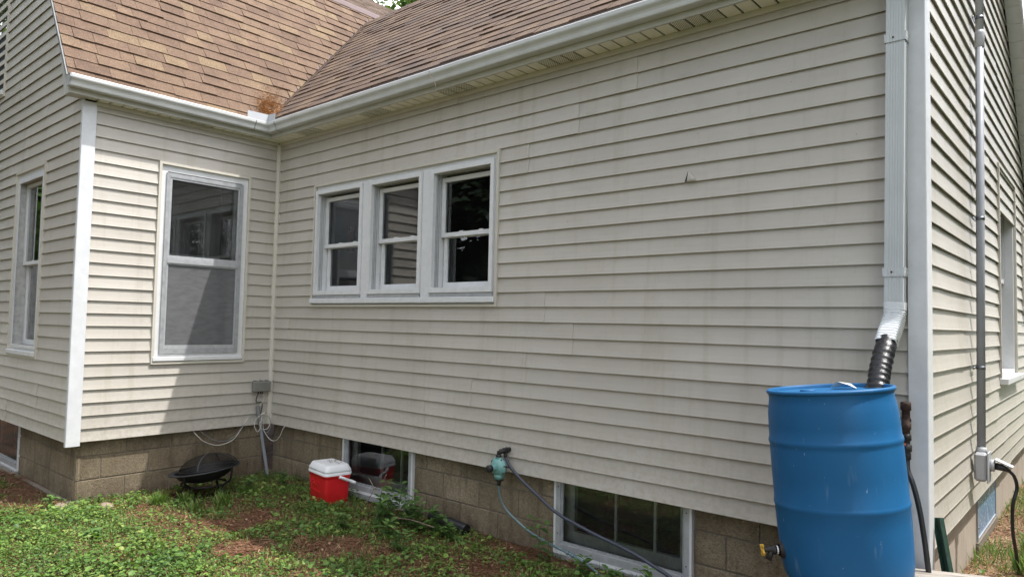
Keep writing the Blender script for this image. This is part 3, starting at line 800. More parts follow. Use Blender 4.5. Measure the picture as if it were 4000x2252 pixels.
def basement_window(W, h, n, label, mull, grey='aluminium'):
    t0, t1, z0, z1 = h
    w = empty('basement_window', W((t0+t1)/2, n, z0), house, label)
    mb = MB(); frame(mb, W, t0, t1, z0, z1, .016, n-.06, n+.012, wb=.016); part('buck', mb, 'white_paint', w)
    a, b, c, d = t0+.016, t1-.016, z0+.016, z1-.005
    mb = MB(); frame(mb, W, a, b, c, d, .036, n-.03, n+.008, wb=.05); part('storm_frame', mb, grey, w)
    mb = MB(); frame(mb, W, a+.036, b-.036, c+.05, d-.012, .016, n-.026, n-.004); part('storm_sash', mb, 'aluminium_grey', w)
    pane(W, a+.048, b-.048, c+.062, d-.014, n-.014, w, 'basement_glass')
    # old sash behind with muntins
    mb = MB(); frame(mb, W, a+.02, b-.02, c+.03, d, .085, n-.11, n-.075, wb=.10); s = part('sash', mb, 'old_wood_frame', w)
    for m in mull:
        mb = MB(); bar(mb, W, m-.009, m+.009, c+.12, d-.02, n-.10, n-.08); part('muntin', mb, 'old_wood_frame', s)
    mb = MB(); bar(mb, W, t0+.012, t1-.012, z0-.045, z0, n-.06, n+.022); part('sill', mb, 'aluminium_grey', w)
    for (tt, zz) in ((a+.022, c+.12), (a+.022, d-.1), (b-.022, c+.12), (b-.022, d-.1), (b-.05, c+.05)):
        mb = MB(); mb.lathe([(.004, 0), (.004, .004), (.0, .005)], W(tt, n+.007, zz), 8, Vector(W(0, 1, 0))-Vector(W(0, 0, 0))); part('screw', mb, 'black_iron', w)
    room(W, a+.03, b-.03, c+.04, d-.0, w, 1.2, n-.115)
basement_window(WC, BW1, -.045, 'basement window beside the red cooler', [1.70, 1.97])
basement_window(WC, BW2, -.045, 'basement window behind the black hose', [4.20, 4.50])
basement_window(WA, BWA, -.085, 'grey basement window at the foot of the gable wall', [-2.2], 'aluminium_grey')
# basement window on the end wall: closed by a pale blue sheet
t0, t1, z0, z1 = BWD
w = empty('basement_window', WD(t0, -.06, z0), house, 'basement window on the end wall closed by a pale blue sheet')
mb = MB(); frame(mb, WD, t0, t1, z0, z1, .022, -.10, -.048); part('storm_frame', mb, 'aluminium_grey', w)
mb = MB(); bar(mb, WD, t0+.021, t1-.021, z0+.021, z1-.021, -.062, -.054); part('blue_sheet', mb, 'blue_sheet', w)
room(WD, t0+.02, t1-.02, z0+.02, z1-.02, w, .8, -.105)
for zz in (-.30, -.1):
    mb = MB(); mb.lathe([(.006, 0), (.006, .006), (0, .008)], WD(t0+.011, -.049, zz), 8, (1, 0, 0)); part('screw', mb, 'strap_steel', w)
mb = MB(); bar(mb, WD, t0-.03, t1+.02, z0-.06, z0-.002, -.10, -.042); part('sill', mb, 'mortar', w)

# ------------------------------------------------------------------ roofs
EXPO = .142
class Slope:
    """slope-local frame: s along the eave, r up the slope, n out of it"""
    def __init__(s, o, es, er): s.o = Vector(o); s.es = Vector(es).normalized(); s.er = Vector(er).normalized(); s.n = s.es.cross(s.er).normalized(); s.n = s.n if s.n.z > 0 else -s.n
    def p(s, a, b, c=0): return s.o+s.es*a+s.er*b+s.n*c
XE = .135; YE = -.19
SL_L = Slope((XE, -2.06, LZ0+LM*XE), (0, 1, 0), (-1, 0, -LM))
SL_R = Slope((0, YE, RZ0+RM*YE), (1, 0, 0), (0, 1, RM))
SL_U = Slope((XBRK, -2.06, ZBRK+.012), (0, 1, 0), (-1, 0, -UM))
KL = 1/math.hypot(1, LM); KR = 1/math.hypot(1, RM)
def valley_sL(r):       # along-eave limit on the left slope at slope distance r
    x = XE-r*KL; z = LZ0+LM*x; return (z-RZ0)/RM+2.06
def valley_sR(r):       # start on the right slope
    y = YE+r*KR; z = RZ0+RM*y; return (z-LZ0)/LM
LLEN = (XE-XBRK)/KL; RLEN = (YRID-YE)/KR; ULEN = (XBRK-XRID)/(1/math.hypot(1, UM))
def gen_tabs(sl, length, smin, smax, mat, seed, wmin=.12, wmax=.33, thin=1.0):
    rr = random.Random(seed); tabs = []; rows = int(length/EXPO)
    for i in range(rows+1):
        r0 = i*EXPO-.012; r1 = r0+EXPO+.03
        s = -rr.uniform(0, .5)-1.6
        while s < 9:
            w = rr.uniform(wmin, wmax); a, b = s, s+w; s += w
            a0, a1 = max(a, smin(r0)), max(a, smin(r1)); b0, b1 = min(b-.003, smax(r0)), min(b-.003, smax(r1))
            if b0-a0 < .015 and b1-a1 < .015: continue
            if b0 <= a0: b0 = a0+.001
            if b1 <= a1: b1 = a1+.001
            thick = (.0135+rr.choice((0, 0, .007))+rr.uniform(-.001, .001))*thin
            off = rr.choice((0, 0, 0, -.006))+rr.uniform(-.0025, .0025)
            r1c = min(r1, length)
            ti = min(1, max(0, rr.betavariate(2, 2.4) if rr.random() > .13 else rr.uniform(.80, 1)))
            z0 = .0015; k = rr.uniform(-.0012, .0012)
            # two-segment bottom edge, slightly uneven
            P = [sl.p(a0, r0+off, z0), sl.p(b0, r0+off+k, z0), sl.p(b1, r1c, .0002), sl.p(a1, r1c, .0002),
                 sl.p(a0, r0+off, thick), sl.p(b0, r0+off+k, thick+k), sl.p(b1, r1c, .0022), sl.p(a1, r1c, .0022)]
            tabs.append((P, ti, mat))
    return tabs
deckL = MB(); deckL.hexa([SL_L.p(0, -.02, -.03), SL_L.p(7.5, -.02, -.03), SL_L.p(7.5, LLEN, -.03), SL_L.p(0, LLEN, -.03),
                          SL_L.p(0, -.02, 0), SL_L.p(7.5, -.02, 0), SL_L.p(7.5, LLEN, 0), SL_L.p(0, LLEN, 0)])
roofL = part('roof', deckL, 'flashing_brown', house, label='steep tan shingle roof over the return wall')
deckR = MB()
top = RLEN
rows = []
for sgn in (0, -.03):
    rows.append([SL_R.p(valley_sR(-.02), -.02, sgn), SL_R.p(6.20, -.02, sgn), SL_R.p(6.20, top, sgn), SL_R.p(valley_sR(top), top, sgn)])
n = deckR.vs(rows[1]+rows[0])
for q in ((0, 3, 2, 1), (4, 5, 6, 7), (0, 1, 5, 4), (1, 2, 6, 5), (2, 3, 7, 6), (3, 0, 4, 7)): deckR.face(*[n+i for i in q])
# back slope
deckR.quad((-2.2, YRID, ZRR), (6.20, YRID, ZRR), (6.20, 5.8, ZRR+RM2*(5.8-YRID)), (-2.2, 5.8, ZRR+RM2*(5.8-YRID)))
roofR = part('roof', deckR, 'flashing_brown', house, label='darker brown shingle roof over the long wall')
deckU = MB(); deckU.quad(SL_U.p(0, 0, -.002), SL_U.p(9.5, 0, -.002), SL_U.p(9.5, ULEN, -.002), SL_U.p(0, ULEN, -.002))
deckU.quad((XRID, -2.06, ZRID), (XRID, 7.44, ZRID), (-8.8, 7.44, ZRID-4), (-8.8, -2.06, ZRID-4))
deckU.quad((XBRK, 7.44, ZBRK), (XRID, 7.44, ZRID), (XRID, 7.44, 0), (.0, 7.44, 0))
roofU = part('roof', deckU, 'flashing_brown', house, label='upper brown shingle roof above the grey flashing band')
tabs = []
for sl, ln, smn, smx, mat, seed, owner in (
    (SL_L, LLEN-.05, lambda r: 0, lambda r: valley_sL(r)-.005, 'shingle_tan', 5, roofL),
    (SL_R, RLEN-.03, lambda r: valley_sR(r)+.002, lambda r: 6.215, 'shingle_brown', 8, roofR),
    (SL_U, ULEN-.02, lambda r: 0, lambda r: 9.5, 'shingle_brown', 11, roofU)):
    for P, ti, m in gen_tabs(sl, ln, smn, smx, mat, seed, thin=.42 if owner is roofU else .8 if owner is roofR else 1):
        c = sum(P[4:], Vector())/4; q = proj(c); area = 0
        if q and -80 < q[0] < 4080 and -60 < q[1] < 2300:
            pp = [proj(x) for x in P[4:]]
            area = abs(sum(pp[i][0]*pp[(i+1) % 4][1]-pp[(i+1) % 4][0]*pp[i][1] for i in range(4)))/2
            if owner is roofU and q[1] > 160: area = 0
            if owner is roofL and q[1] > 480: area *= .2
        tabs.append((area, P, ti, m, owner))
order = sorted(range(len(tabs)), key=lambda i: -tabs[i][0])
pick = set(order[:300])
rest = {}
for i, (ar, P, ti, m, ow) in enumerate(tabs):
    if i in pick:
        mb = MB(); mb.tint = ti; mb.hexa(P); part('shingle', mb, m, ow)
    else:
        mb, _ = rest.setdefault(ow.name, (MB(), (m, ow))); mb.tint = ti; mb.hexa(P)
for mb, (m, ow) in rest.values(): part('shingles', mb, m, ow, kind='stuff')
# woven valley strip: the right slope lapping onto the left one
mb = MB(); mb.tint = .35
rows = []
for i in range(0, 60):
    r = i*(RLEN+.02)/59
    a = SL_R.p(valley_sR(r)-.012, r, .012); b = SL_R.p(valley_sR(r)+.11, r, .0145); c = SL_R.p(valley_sR(r)-.015, r, .002)
    rows.append([c, a, b])
mb.strip(rows, smooth=True); part('valley_strip', mb, 'shingle_brown', roofR)
# ridge cap of the right roof
mb = MB(); mb.tint = .4; x = -1.5
while x < 6.2:
    mb.tint = R_.uniform(.2, .7); e = .28
    lo = [(x, YRID-.13, right_z(YRID-.13)+.016), (x, YRID, ZRR+.026), (x, YRID+.13, right_z(YRID+.13)+.016)]
    hi = [(x+e, YRID-.13, right_z(YRID-.13)+.006), (x+e, YRID, ZRR+.012), (x+e, YRID+.13, right_z(YRID+.13)+.006)]
    lo0 = [(a, b, c-.012) for a, b, c in lo]
    mb.strip([lo0, lo, hi]); x += .142
part('ridge_cap', mb, 'shingle_brown', roofR)
mb = MB(); mb.strip([[SL_L.p(0, LLEN-.10, .013), SL_L.p(7.5, LLEN-.10, .013)], [SL_L.p(0, LLEN-.10, .018), SL_L.p(7.5, LLEN-.10, .018)], [SL_L.p(0, LLEN+.005, .02), SL_L.p(7.5, LLEN+.005, .02)], [SL_U.p(0, .06, .016), SL_U.p(7.5, .06, .016)]])
part('flashing_band', mb, 'flashing_brown', roofU)
# rake trim of the left roof (drip edge) and of the right one
mb = MB()
for a, b in ((0, LLEN),):
    mb.hexa([SL_L.p(-.012, -.03, -.026), SL_L.p(.0, -.03, -.026), SL_L.p(.0, b, -.026), SL_L.p(-.012, b, -.026), SL_L.p(-.012, -.03, .001), SL_L.p(.0, -.03, .001), SL_L.p(.0, b, .001), SL_L.p(-.012, b, .001)])
part('rake_trim', mb, 'rake_metal', house)
mb = MB(); mb.hexa([SL_U.p(-.012, 0, -.03), SL_U.p(0, 0, -.03), SL_U.p(0, ULEN, -.03), SL_U.p(-.012, ULEN, -.03), SL_U.p(-.012, 0, .001), SL_U.p(0, 0, .001), SL_U.p(0, ULEN, .001), SL_U.p(-.012, ULEN, .001)])
part('rake_trim', mb, 'rake_metal', house)

# soffit of the end-wall rake: panels following the two slopes
def rake_soffit(y0, y1, zf, count):
    base = MB(); 
    P = lambda x, y, d: (x, y, zf(y)-.085+d)
    base.hexa([P(LC+.0, y0, .02), P(LC+.125, y0, .02), P(LC+.125, y1, .02), P(LC, y1, .02), P(LC, y0, .03), P(LC+.125, y0, .03), P(LC+.125, y1, .03), P(LC, y1, .03)])
    so_ = part('rake_soffit', base, 'dark_void', house)
    st = (y1-y0)/count
    for i in range(count):
        a, b = y0+i*st+.002, y0+(i+1)*st-.002
        mb = MB(); mb.hexa([P(LC+.004, a, 0), P(LC+.115, a, 0), P(LC+.115, b, 0), P(LC+.004, b, 0), P(LC+.004, a, .018), P(LC+.115, a, .018), P(LC+.115, b, .018), P(LC+.004, b, .018)])
        part('soffit_panel', mb, 'white_paint', so_)
    mb = MB(); mb.hexa([P(LC+.116, y0, -.035), P(LC+.132, y0, -.035), P(LC+.132, y1, -.035), P(LC+.116, y1, -.035), P(LC+.116, y0, .075), P(LC+.132, y0, .075), P(LC+.132, y1, .075), P(LC+.116, y1, .075)])
    part('rake_fascia', mb, 'white_vinyl', house)
rake_soffit(YRID, 5.7, lambda y: right_z(y), 28)
rake_soffit(-.16, YRID, lambda y: right_z(y), 18)

# ------------------------------------------------------------------ eaves: soffit, fascia, gutter
def eave_soffit():
    bB = MB(); bB.box(.0, FX-.005, -2.02, FY-.002, ZS+.010, ZS+.016); sb = part('soffit', bB, 'dark_void', house, label='soffit under the left eave')
    bC = MB(); bC.box(.0, 6.2, FY+.005, .0, ZS+.010, ZS+.016); sc = part('soffit', bC, 'dark_void', house, label='soffit under the long eave')
    y = -1.90; i = 0; w = .105
    while y < FY-.01:
        v = i in (0, 8, 9, 10)
        mb = MB(); b = min(y+w-.014, FY-.004)
        mb.hexa([(.004, y, ZS), (FX-.006, y, ZS), (FX-.006, b, ZS), (.004, b, ZS), (.004, y, ZS+.009), (FX-.006, y, ZS+.009), (FX-.006, b, ZS+.009), (.004, b, ZS+.009)])
        part('soffit_panel', mb, 'soffit_vented' if v else 'soffit_vinyl', sb); y += w; i += 1
    x = .004; i = 0
    while x < 6.19:
        v = i % 10 in (5, 6, 7)
        mb = MB(); b = x+w-.014
        mb.hexa([(x, FY+.006, ZS), (b, FY+.006, ZS), (b, -.004, ZS), (x, -.004, ZS), (x, FY+.006, ZS+.009), (b, FY+.006, ZS+.009), (b, -.004, ZS+.009), (x, -.004, ZS+.009)])
        part('soffit_panel', mb, 'soffit_vented' if v else 'soffit_vinyl', sc); x += w; i += 1
    mb = MB(); mb.box(FX-.004, FX+.012, -2.045, FY-.014, ZS-.006, 3.115); part('fascia', mb, 'fascia_metal', house)
    mb = MB(); mb.box(FX-.004, 6.21, FY-.012, FY+.004, ZS-.0055, 3.1155); part('fascia', mb, 'fascia_metal', house)
    mb = MB(); mb.hexa([(-.02, -2.045, ZS-.004), (FX-.005, -2.045, ZS-.004), (FX-.005, -1.91, ZS-.004), (-.02, -1.91, ZS-.004), (-.25, -2.045, 3.60), (-.10, -2.045, 3.36), (-.10, -1.91, 3.36), (-.25, -1.91, 3.60)])
    part('eave_return', mb, 'fascia_metal', house)
eave_soffit()
GP = [(.014, 3.112), (.014, 3.022), (.074, 3.022), (.080, 3.026), (.083, 3.036), (.086, 3.052), (.093, 3.066), (.102, 3.075), (.109, 3.083), (.112, 3.092), (.112, 3.108)]
LP = [(.1125, 3.107), (.1140, 3.113), (.1120, 3.1185), (.100, 3.1190), (.096, 3.113)]
def gutter(prof, mat, name, parent, along):
    mb = MB(); rows = []
    if along == 'B':
        segs = 14
        rows = [[(FX+o, -2.073+(FY-o+2.073)*i/segs, z+.0015*noise.noise(Vector((i*.9, o*5, 1)))) for o, z in prof] for i in range(segs+1)]
    else:
        segs = 26
        rows = [[(FX+o+(6.22-FX-o)*i/segs, FY-o, z+.003*math.sin(i*.5)*(.5 if i < 24 else .1)) for o, z in prof] for i in range(segs+1)]
        rows[0] = [(FX+o, FY-o, z) for o, z in prof]
    mb.strip(rows, smooth=False); 
    return part(name, mb, mat, parent)
gB = gutter(GP, 'gutter_metal', 'gutter', house, 'B'); gB['label'] = 'short gutter along the left eave'
gutter(LP, 'gutter_lip', 'gutter_lip', gB, 'B')
gC = gutter(GP, 'gutter_metal', 'gutter', house, 'C'); gC['label'] = 'long gutter along the right eave'
gutter(LP, 'gutter_lip', 'gutter_lip', gC, 'C')
mb = MB(); n = mb.vs([(FX+o, -2.0745, z) for o, z in GP]+[(FX+.10, -2.0745, 3.112)]); mb.face(*range(n, n+len(GP)+1))
n = mb.vs([(FX+o, -2.066, z) for o, z in [(.010, 3.117), (.010, 3.018), (.082, 3.018), (.092, 3.05), (.116, 3.085), (.116, 3.117)]]); m2 = mb.vs([(FX+o, -2.079, z) for o, z in [(.010, 3.117), (.010, 3.018), (.082, 3.018), (.092, 3.05), (.116, 3.085), (.116, 3.117)]])
for k in range(6): mb.face(n+k, n+(k+1) % 6, m2+(k+1) % 6, m2+k)
part('end_cap', mb, 'aluminium', gB)
# sealed seams at the mitre
for pts in ([(FX+o+.001, -.405, z) for o, z in GP[1:]], [(FX+.205+o*.2, FY-o-.001, z) for o, z in GP[1:]]):
    mb = MB(); mb.tube(pts, .0022, 5); part('sealant_seam', mb, 'black_iron', gC)
# splash guard standing on the mitre
lx, ly = FX+.112, FY-.112
mb = MB()
for pts, nn in (([(lx, ly), (lx, ly-.225)], (1, 0)), ([(lx, ly), (lx+.13, ly)], (0, -1))):
    (x0, y0), (x1, y1) = pts
    e = .0012
    mb.hexa([(x0-e*nn[0], y0-e*nn[1], 3.112), (x1-e*nn[0], y1-e*nn[1], 3.112), (x1+e*nn[0], y1+e*nn[1], 3.112), (x0+e*nn[0], y0+e*nn[1], 3.112),
             (x0-e*nn[0], y0-e*nn[1], 3.192), (x1-e*nn[0], y1-e*nn[1], 3.186), (x1+e*nn[0], y1+e*nn[1], 3.186), (x0+e*nn[0], y0+e*nn[1], 3.192)])
part('splash_guard', mb, 'guard_metal', gC)
# pine needles caught in the valley
mb = MB(); rn = random.Random(4)
for i in range(2600):
    r = abs(rn.gauss(0, .14)); s = rn.gauss(0, .085)
    x = .06-r*.75+rn.gauss(0, .05); y = -.22+r*.8+rn.gauss(0, .06)
    z = max(LZ0+LM*x, RZ0+RM*y)+.008+rn.random()*.026*math.exp(-((x-.03)**2+(y+.12)**2)/.02)
    if z < 3.10: z = 3.10+rn.random()*.03
    a = rn.uniform(0, 6.28); l = rn.uniform(.02, .05); d = Vector((math.cos(a), math.sin(a), rn.uniform(-.28, .28)))*l*.75; wv = d.cross(Vector((rn.random(), rn.random(), rn.random()))).normalized()*.0016
    p = Vector((x, y, z)); mb.tint = rn.uniform(0, 1); mb.quad(p-d-wv, p+d-wv, p+d+wv, p-d+wv)
o = part('pine_needles', mb, 'fresh_needle', None); tag(o, 'orange pine needles piled in the roof valley behind the splash guard', 'pine needles', kind='stuff')

# ------------------------------------------------------------------ downspout
ds = empty('downspout', (5.96, -.07, .9), house, 'pale ribbed downspout ending in a black taped sleeve')
mb = MB(); hw, y0, y1 = .043, -.022, -.088
def ds_ring(cx, cy, z, hwx, hd, tilt=0, nx=7, dz=0):
    """corrugated rectangular ring (front has shallow flutes)"""
    pts = []
    for i in range(nx*2+1):
        f = i/(nx*2); x = -hwx+2*hwx*f; fl = .0022 if (i % 2 and 2 < i < nx*2-2) else 0
        pts.append((cx+x, cy-hd+fl, z+dz*0))
    pts += [(cx+hwx+.001, cy-hd+.012, z), (cx+hwx+.001, cy+hd, z), (cx-hwx-.001, cy+hd, z), (cx-hwx-.001, cy-hd+.012, z)]
    return pts
def pipe_rings(rings):
    mb = MB(); rs = [r+[r[0]] for r in rings]; mb.strip(rs); return mb
def axis_x(z): return 5.957+(z-1.2)*.012
part('pipe', pipe_rings([ds_ring(axis_x(z), -.058, z, .043, .034) for z in (1.19, 2.0, 2.72, 3.05)]), 'downspout_metal', ds)
part('pipe_joint', pipe_rings([ds_ring(axis_x(2.80), -.058, z, .0455, .0365) for z in (2.83, 3.05)]), 'downspout_metal', ds)
for z in (2.60, 1.40):
    b = part('strap', pipe_rings([ds_ring(axis_x(z), -.058, zz, .0475+.0008*j, .0385) for j, zz in enumerate((z-.022, z-.012, z-.010, z+.010, z+.012, z+.022))]), 'downspout_metal', ds)
    mb = MB(); mb.lathe([(.005, 0), (.005, .003), (.0, .0045)], (axis_x(z)-.008, -.0965, z), 8, (0, -1, 0)); part('screw', mb, 'rusty_iron', b)
# crimped elbow swinging left and towards the yard
ctr = smooth_path([(5.960, -.058, 1.250), (5.957, -.060, 1.190), (5.952, -.086, 1.138), (5.947, -.135, 1.090), (5.945, -.185, 1.040)], 8)
rings = []; 
for i, c in enumerate(ctr):
    k = i/len(ctr); d = (ctr[min(i+1, len(ctr)-1)]-ctr[max(i-1, 0)]).normalized()
    x = Vector((1, 0, 0)); x = (x-d*x.dot(d)).normalized(); y = d.cross(x)
    cr = (.0045 if i % 2 else 0) if i > 6 else (0.0035 if i < 6 else 0)
    hx, hy = .046+cr, .037+cr
    ring = []
    for q in range(24):
        a = 2*math.pi*q/24; ca, sa = math.cos(a), math.sin(a); e = .45
        ring.append(c+x*hx*math.copysign(abs(ca)**e, ca)+y*hy*math.copysign(abs(sa)**e, sa))
    rings.append(ring)
mb = MB(); mb.strip([r+[r[0]] for r in rings], smooth=False); part('elbow', mb, 'elbow_metal', ds)
ctr = smooth_path([(5.946, -.165, 1.060), (5.945, -.235, .990), (5.946, -.300, .925), (5.950, -.350, .875), (5.953, -.395, .815)], 9)
rings = []
for i, c in enumerate(ctr):
    d = (ctr[min(i+1, len(ctr)-1)]-ctr[max(i-1, 0)]).normalized(); x = (Vector((1, 0, 0))-d*d.x).normalized(); y = d.cross(x)
    rr = .0470+(.0036*math.sin(i*1.55) if i > 8 else .0015*math.sin(i*1.3))
    if i > len(ctr)-5: rr += .004
    rings.append([c+x*rr*(1+.04*noise.noise(Vector((i*.6, q*.7, 0))))*math.cos(2*math.pi*q/20)+y*rr*.9*math.sin(2*math.pi*q/20) for q in range(20)])
mb = MB(); mb.strip([r+[r[0]] for r in rings], smooth=True); part('taped_sleeve', mb, 'black_tape', ds)
# ------------------------------------------------------------------ rain barrel on its plank stand
BC = Vector((5.873, -.571, -.035))
bar_ = empty('rain_barrel', BC, None, 'blue plastic rain barrel under the downspout', 'barrel')
prof = [(.0, .012), (.20, .010), (.245, .0), (.270, .012), (.286, .045), (.295, .10), (.299, .18), (.302, .27), (.303, .338),
        (.306, .346), (.308, .356), (.306, .366), (.303, .374), (.303, .48), (.302, .605), (.301, .615), (.304, .623), (.306, .633), (.304, .643), (.300, .651), (.299, .70), (.296, .76), (.290, .80), (.285, .825), (.287, .838), (.287, .850)]
mb = MB(); mb.lathe([(r*.925, h) for r, h in prof], BC, 64); part('body', mb, 'blue_plastic', bar_, origin=BC+Vector((0, 0, .4)))
mb = MB(); mb.lathe([(.259, .842), (.270, .845), (.2735, .851), (.2735, .857), (.270, .863), (.261, .864), (.256, .858), (.254, .845)], BC, 64); part('rim', mb, 'blue_plastic', bar_)
mb = MB()
n0 = 48
hole = Vector((.125, .215))
def lidpt(r, k):
    a = 2*math.pi*k/n0; return BC+Vector((r*math.cos(a), r*math.sin(a), .846-.010*(r/.27)**2*0-(0 if r > .2 else .004)))
mb.strip([[lidpt(r, k) for k in range(n0+1)] for r in (.256, .246, .225, .17, .09, .001)], smooth=True)
part('head', mb, 'blue_plastic', bar_)
mb = MB(); mb.lathe([(.034, 0), (.034, .012), (.028, .015), (.0, .015)], BC+Vector((-.09, -.02, .842)), 16); part('bung', mb, 'blue_plastic', bar_)
# spigot low on the left of the barrel
d = Vector((-.80, -.60, 0)).normalized(); p0 = Vector((5.650, -.735, .112)); d = Vector((-.77, -.62, .05)).normalized()
sp = empty('spigot', p0, bar_, 'black spigot with a yellow handle')
mb = MB(); mb.lathe([(.036, -.02), (.036, .004), (.026, .006), (.026, .014)], p0, 18, d); part('flange', mb, 'black_iron', sp)
mb = MB(); mb.lathe([(.016, .0), (.016, .028), (.0205, .030), (.0205, .040), (.014, .044), (.014, .062), (.009, .066), (.009, .085)], p0, 16, d)
mb.tube([p0+d*.05, p0+d*.055+Vector((0, 0, -.02)), p0+d*.066+Vector((0, 0, -.042))], [.013, .013, .015], 12); part('valve_body', mb, 'black_iron', sp)
mb = MB(); mb.lathe([(.0185, .020), (.0185, .026)], p0, 16, d); part('ring', mb, 'cap_white', sp)
mb = MB(); hc = p0+d*.088; sx = d.cross(Vector((0, 0, 1))).normalized()
for k in range(4):
    a = k*math.pi/2+.5; v = sx*math.cos(a)+Vector((0, 0, 1))*math.sin(a); mb.obox(hc+v*.015, v, d, v.cross(d), .014, .004, .0085)
mb.lathe([(.012, -.005), (.012, .005), (0, .006)], hc, 10, d); part('handle', mb, 'yellow_paint', sp, bevel=.002)
bar_.rotation_euler = (Matrix.Rotation(rad(-2.4), 3, CR) @ Matrix.Rotation(rad(4.6), 3, -_fw)).to_euler(); bar_.location.z += .014
# scrap of white plastic lying on the barrel head
mb = MB(); c = BC+Vector((-.055, .13, .880))
mb.strip([[c+Vector((-.06, 0, -.016)), c+Vector((-.03, .01, .012)), c+Vector((.02, .0, .002)), c+Vector((.055, .01, -.014))], [c+Vector((-.055, .05, -.018)), c+Vector((-.02, .055, -.006)), c+Vector((.02, .05, .004)), c+Vector((.05, .05, -.018))]])
o = part('plastic_scrap', mb, 'cap_white'); tag(o, 'torn piece of white plastic lying on top of the blue barrel', 'plastic scrap')

ds_dir = Vector((.915, .403, 0)).normalized(); dn_ = Vector((-ds_dir.y, ds_dir.x, 0))
st = empty('plank_stand', (5.9, -.62, GZ), None, 'weathered grey plank stand under the blue barrel', 'stand')
b_s, b_n = BC.dot(ds_dir), BC.dot(dn_)
ZP = -.037
for i in range(7):
    nc = -2.525-.07-i*.145; l0, l1 = 4.76+R_.uniform(-.03, .02), 5.80+R_.uniform(-.02, .03)
    l0 = (5.16 if i < 2 else 4.88)+R_.uniform(-.02, .02)
    c = ds_dir*((l0+l1)/2)+dn_*nc+Vector((0, 0, ZP-.019+R_.uniform(-.002, .0)))
    mb = MB(); mb.obox((0, 0, 0), (1, 0, 0), (0, 1, 0), (0, 0, 1), (l1-l0)/2, .068, .019)
    o = part('plank', mb, 'weathered_wood', st, origin=(0, 0, 0), bevel=.005)
    o.location = c-Vector((5.9, -.62, GZ)); o.rotation_euler = (0, 0, math.atan2(ds_dir.y, ds_dir.x)+R_.uniform(-.008, .008))
for l in (5.06, 5.62):
    mb = MB(); c = ds_dir*l+dn_*(-3.03 if l > 5.3 else -3.13); mb.obox(c+Vector((0, 0, ZP-.040-.044)), dn_, ds_dir, (0, 0, 1), .47 if l > 5.3 else .36, .019, .044); part('beam', mb, 'weathered_wood', st)
    for nn in (-3.42, -2.66 if l > 5.3 else -2.86):
        c = ds_dir*(l+.045)+dn_*nn; g = gz(c.x, c.y)-.03; zt_ = ZP-.041
        mb = MB(); mb.obox((c.x, c.y, (g+zt_)/2), dn_, ds_dir, (0, 0, 1), .044, .022, (zt_-g)/2); part('leg', mb, 'weathered_wood', st)

# ------------------------------------------------------------------ cooler
cc = Vector((1.352, -.172, gz(1.35, -.16)-.006)); ca = rad(-8.5)
co = empty('cooler', cc, None, 'red cooler with a white lid and handle by the basement window', 'cooler')
ex = Vector((math.cos(ca), math.sin(ca), 0)); ey = Vector((-ex.y, ex.x, 0)); ez = Vector((0, 0, 1))
def rr_ring(hx, hy, z, r=.03, n=5, off=(0, 0)):
    pts = []
    for sx_, sy_, a0 in ((1, 1, 0), (-1, 1, math.pi/2), (-1, -1, math.pi), (1, -1, 1.5*math.pi)):
        for k in range(n+1):
            a = a0+k*math.pi/2/n; pts.append(cc+ex*(sx_*(hx-r)+r*math.cos(a)+off[0])+ey*(sy_*(hy-r)+r*math.sin(a)+off[1])+ez*z)
    return pts
def rings_obj(name, rings, mat, parent, cap_top=True, cap_bot=True, smooth=True):
    mb = MB(); mb.strip([r+[r[0]] for r in rings], smooth=smooth)
    if cap_top: n = mb.vs(rings[-1]); mb.face(*range(n, n+len(rings[-1])))
    if cap_bot: n = mb.vs(rings[0]); mb.face(*range(n, n+len(rings[0])))
    return part(name, mb, mat, parent)
body = rings_obj('body', [rr_ring(.158, .108, 0, .028), rr_ring(.163, .112, .012, .03), rr_ring(.176, .123, .232, .032), rr_ring(.176, .123, .236, .032), rr_ring(.181, .128, .240, .032), rr_ring(.182, .129, .262, .032)], 'cooler_red', co)
lid = rings_obj('lid', [rr_ring(.185, .132, .262, .034), rr_ring(.186, .133, .284, .034), rr_ring(.182, .129, .2855, .034), rr_ring(.181, .128, .288, .034), rr_ring(.184, .131, .290, .034), rr_ring(.183, .130, .306, .034), rr_ring(.162, .109, .348, .03), rr_ring(.156, .103, .352, .03)], 'cooler_white', co)
# shallow tray on the lid
rings_obj('lid_tray', [rr_ring(.145, .092, .3525, .02), rr_ring(.142, .089, .3545, .02)], 'cooler_white', lid)
mb = MB(); c = cc+ex*(-.055)-ey*.1315+ez*.3; mb.obox(c, ex, ey, ez, .065, .003, .006); part('finger_grip', mb, 'latch_grey', lid)
# front panel, badge ledge, foot notch
def front(z, d=0): return -(.112+(.123-.112)*(z-.012)/.22)-d
mb = MB()
P_ = lambda x, z, d: cc+ex*x+ey*front(z, d)+ez*z
for (x0, z0, x1, z1) in ((-.140, .225, -.118, .122), (-.118, .122, .055, .112)):
    w_ = .007 if x1 < -.1 else 0; h_ = 0 if w_ else .011
    mb.hexa([P_(x0, z0, 0), P_(x0+w_, z0-h_, 0), P_(x1+w_, z1-h_, 0), P_(x1, z1, 0), P_(x0, z0, .005), P_(x0+w_, z0-h_, .005), P_(x1+w_, z1-h_, .005), P_(x1, z1, .005)])
part('raised_ledge', mb, 'cooler_red', body)
mb = MB(); mb.hexa([P_(-.11, .045, .0006), P_(.02, .045, .0006), P_(.028, .012, .0006), P_(-.118, .012, .0006), P_(-.11, .045, .0016), P_(.02, .045, .0016), P_(.028, .012, .0016), P_(-.118, .012, .0016)])
part('foot_notch', mb, 'cooler_red', body)
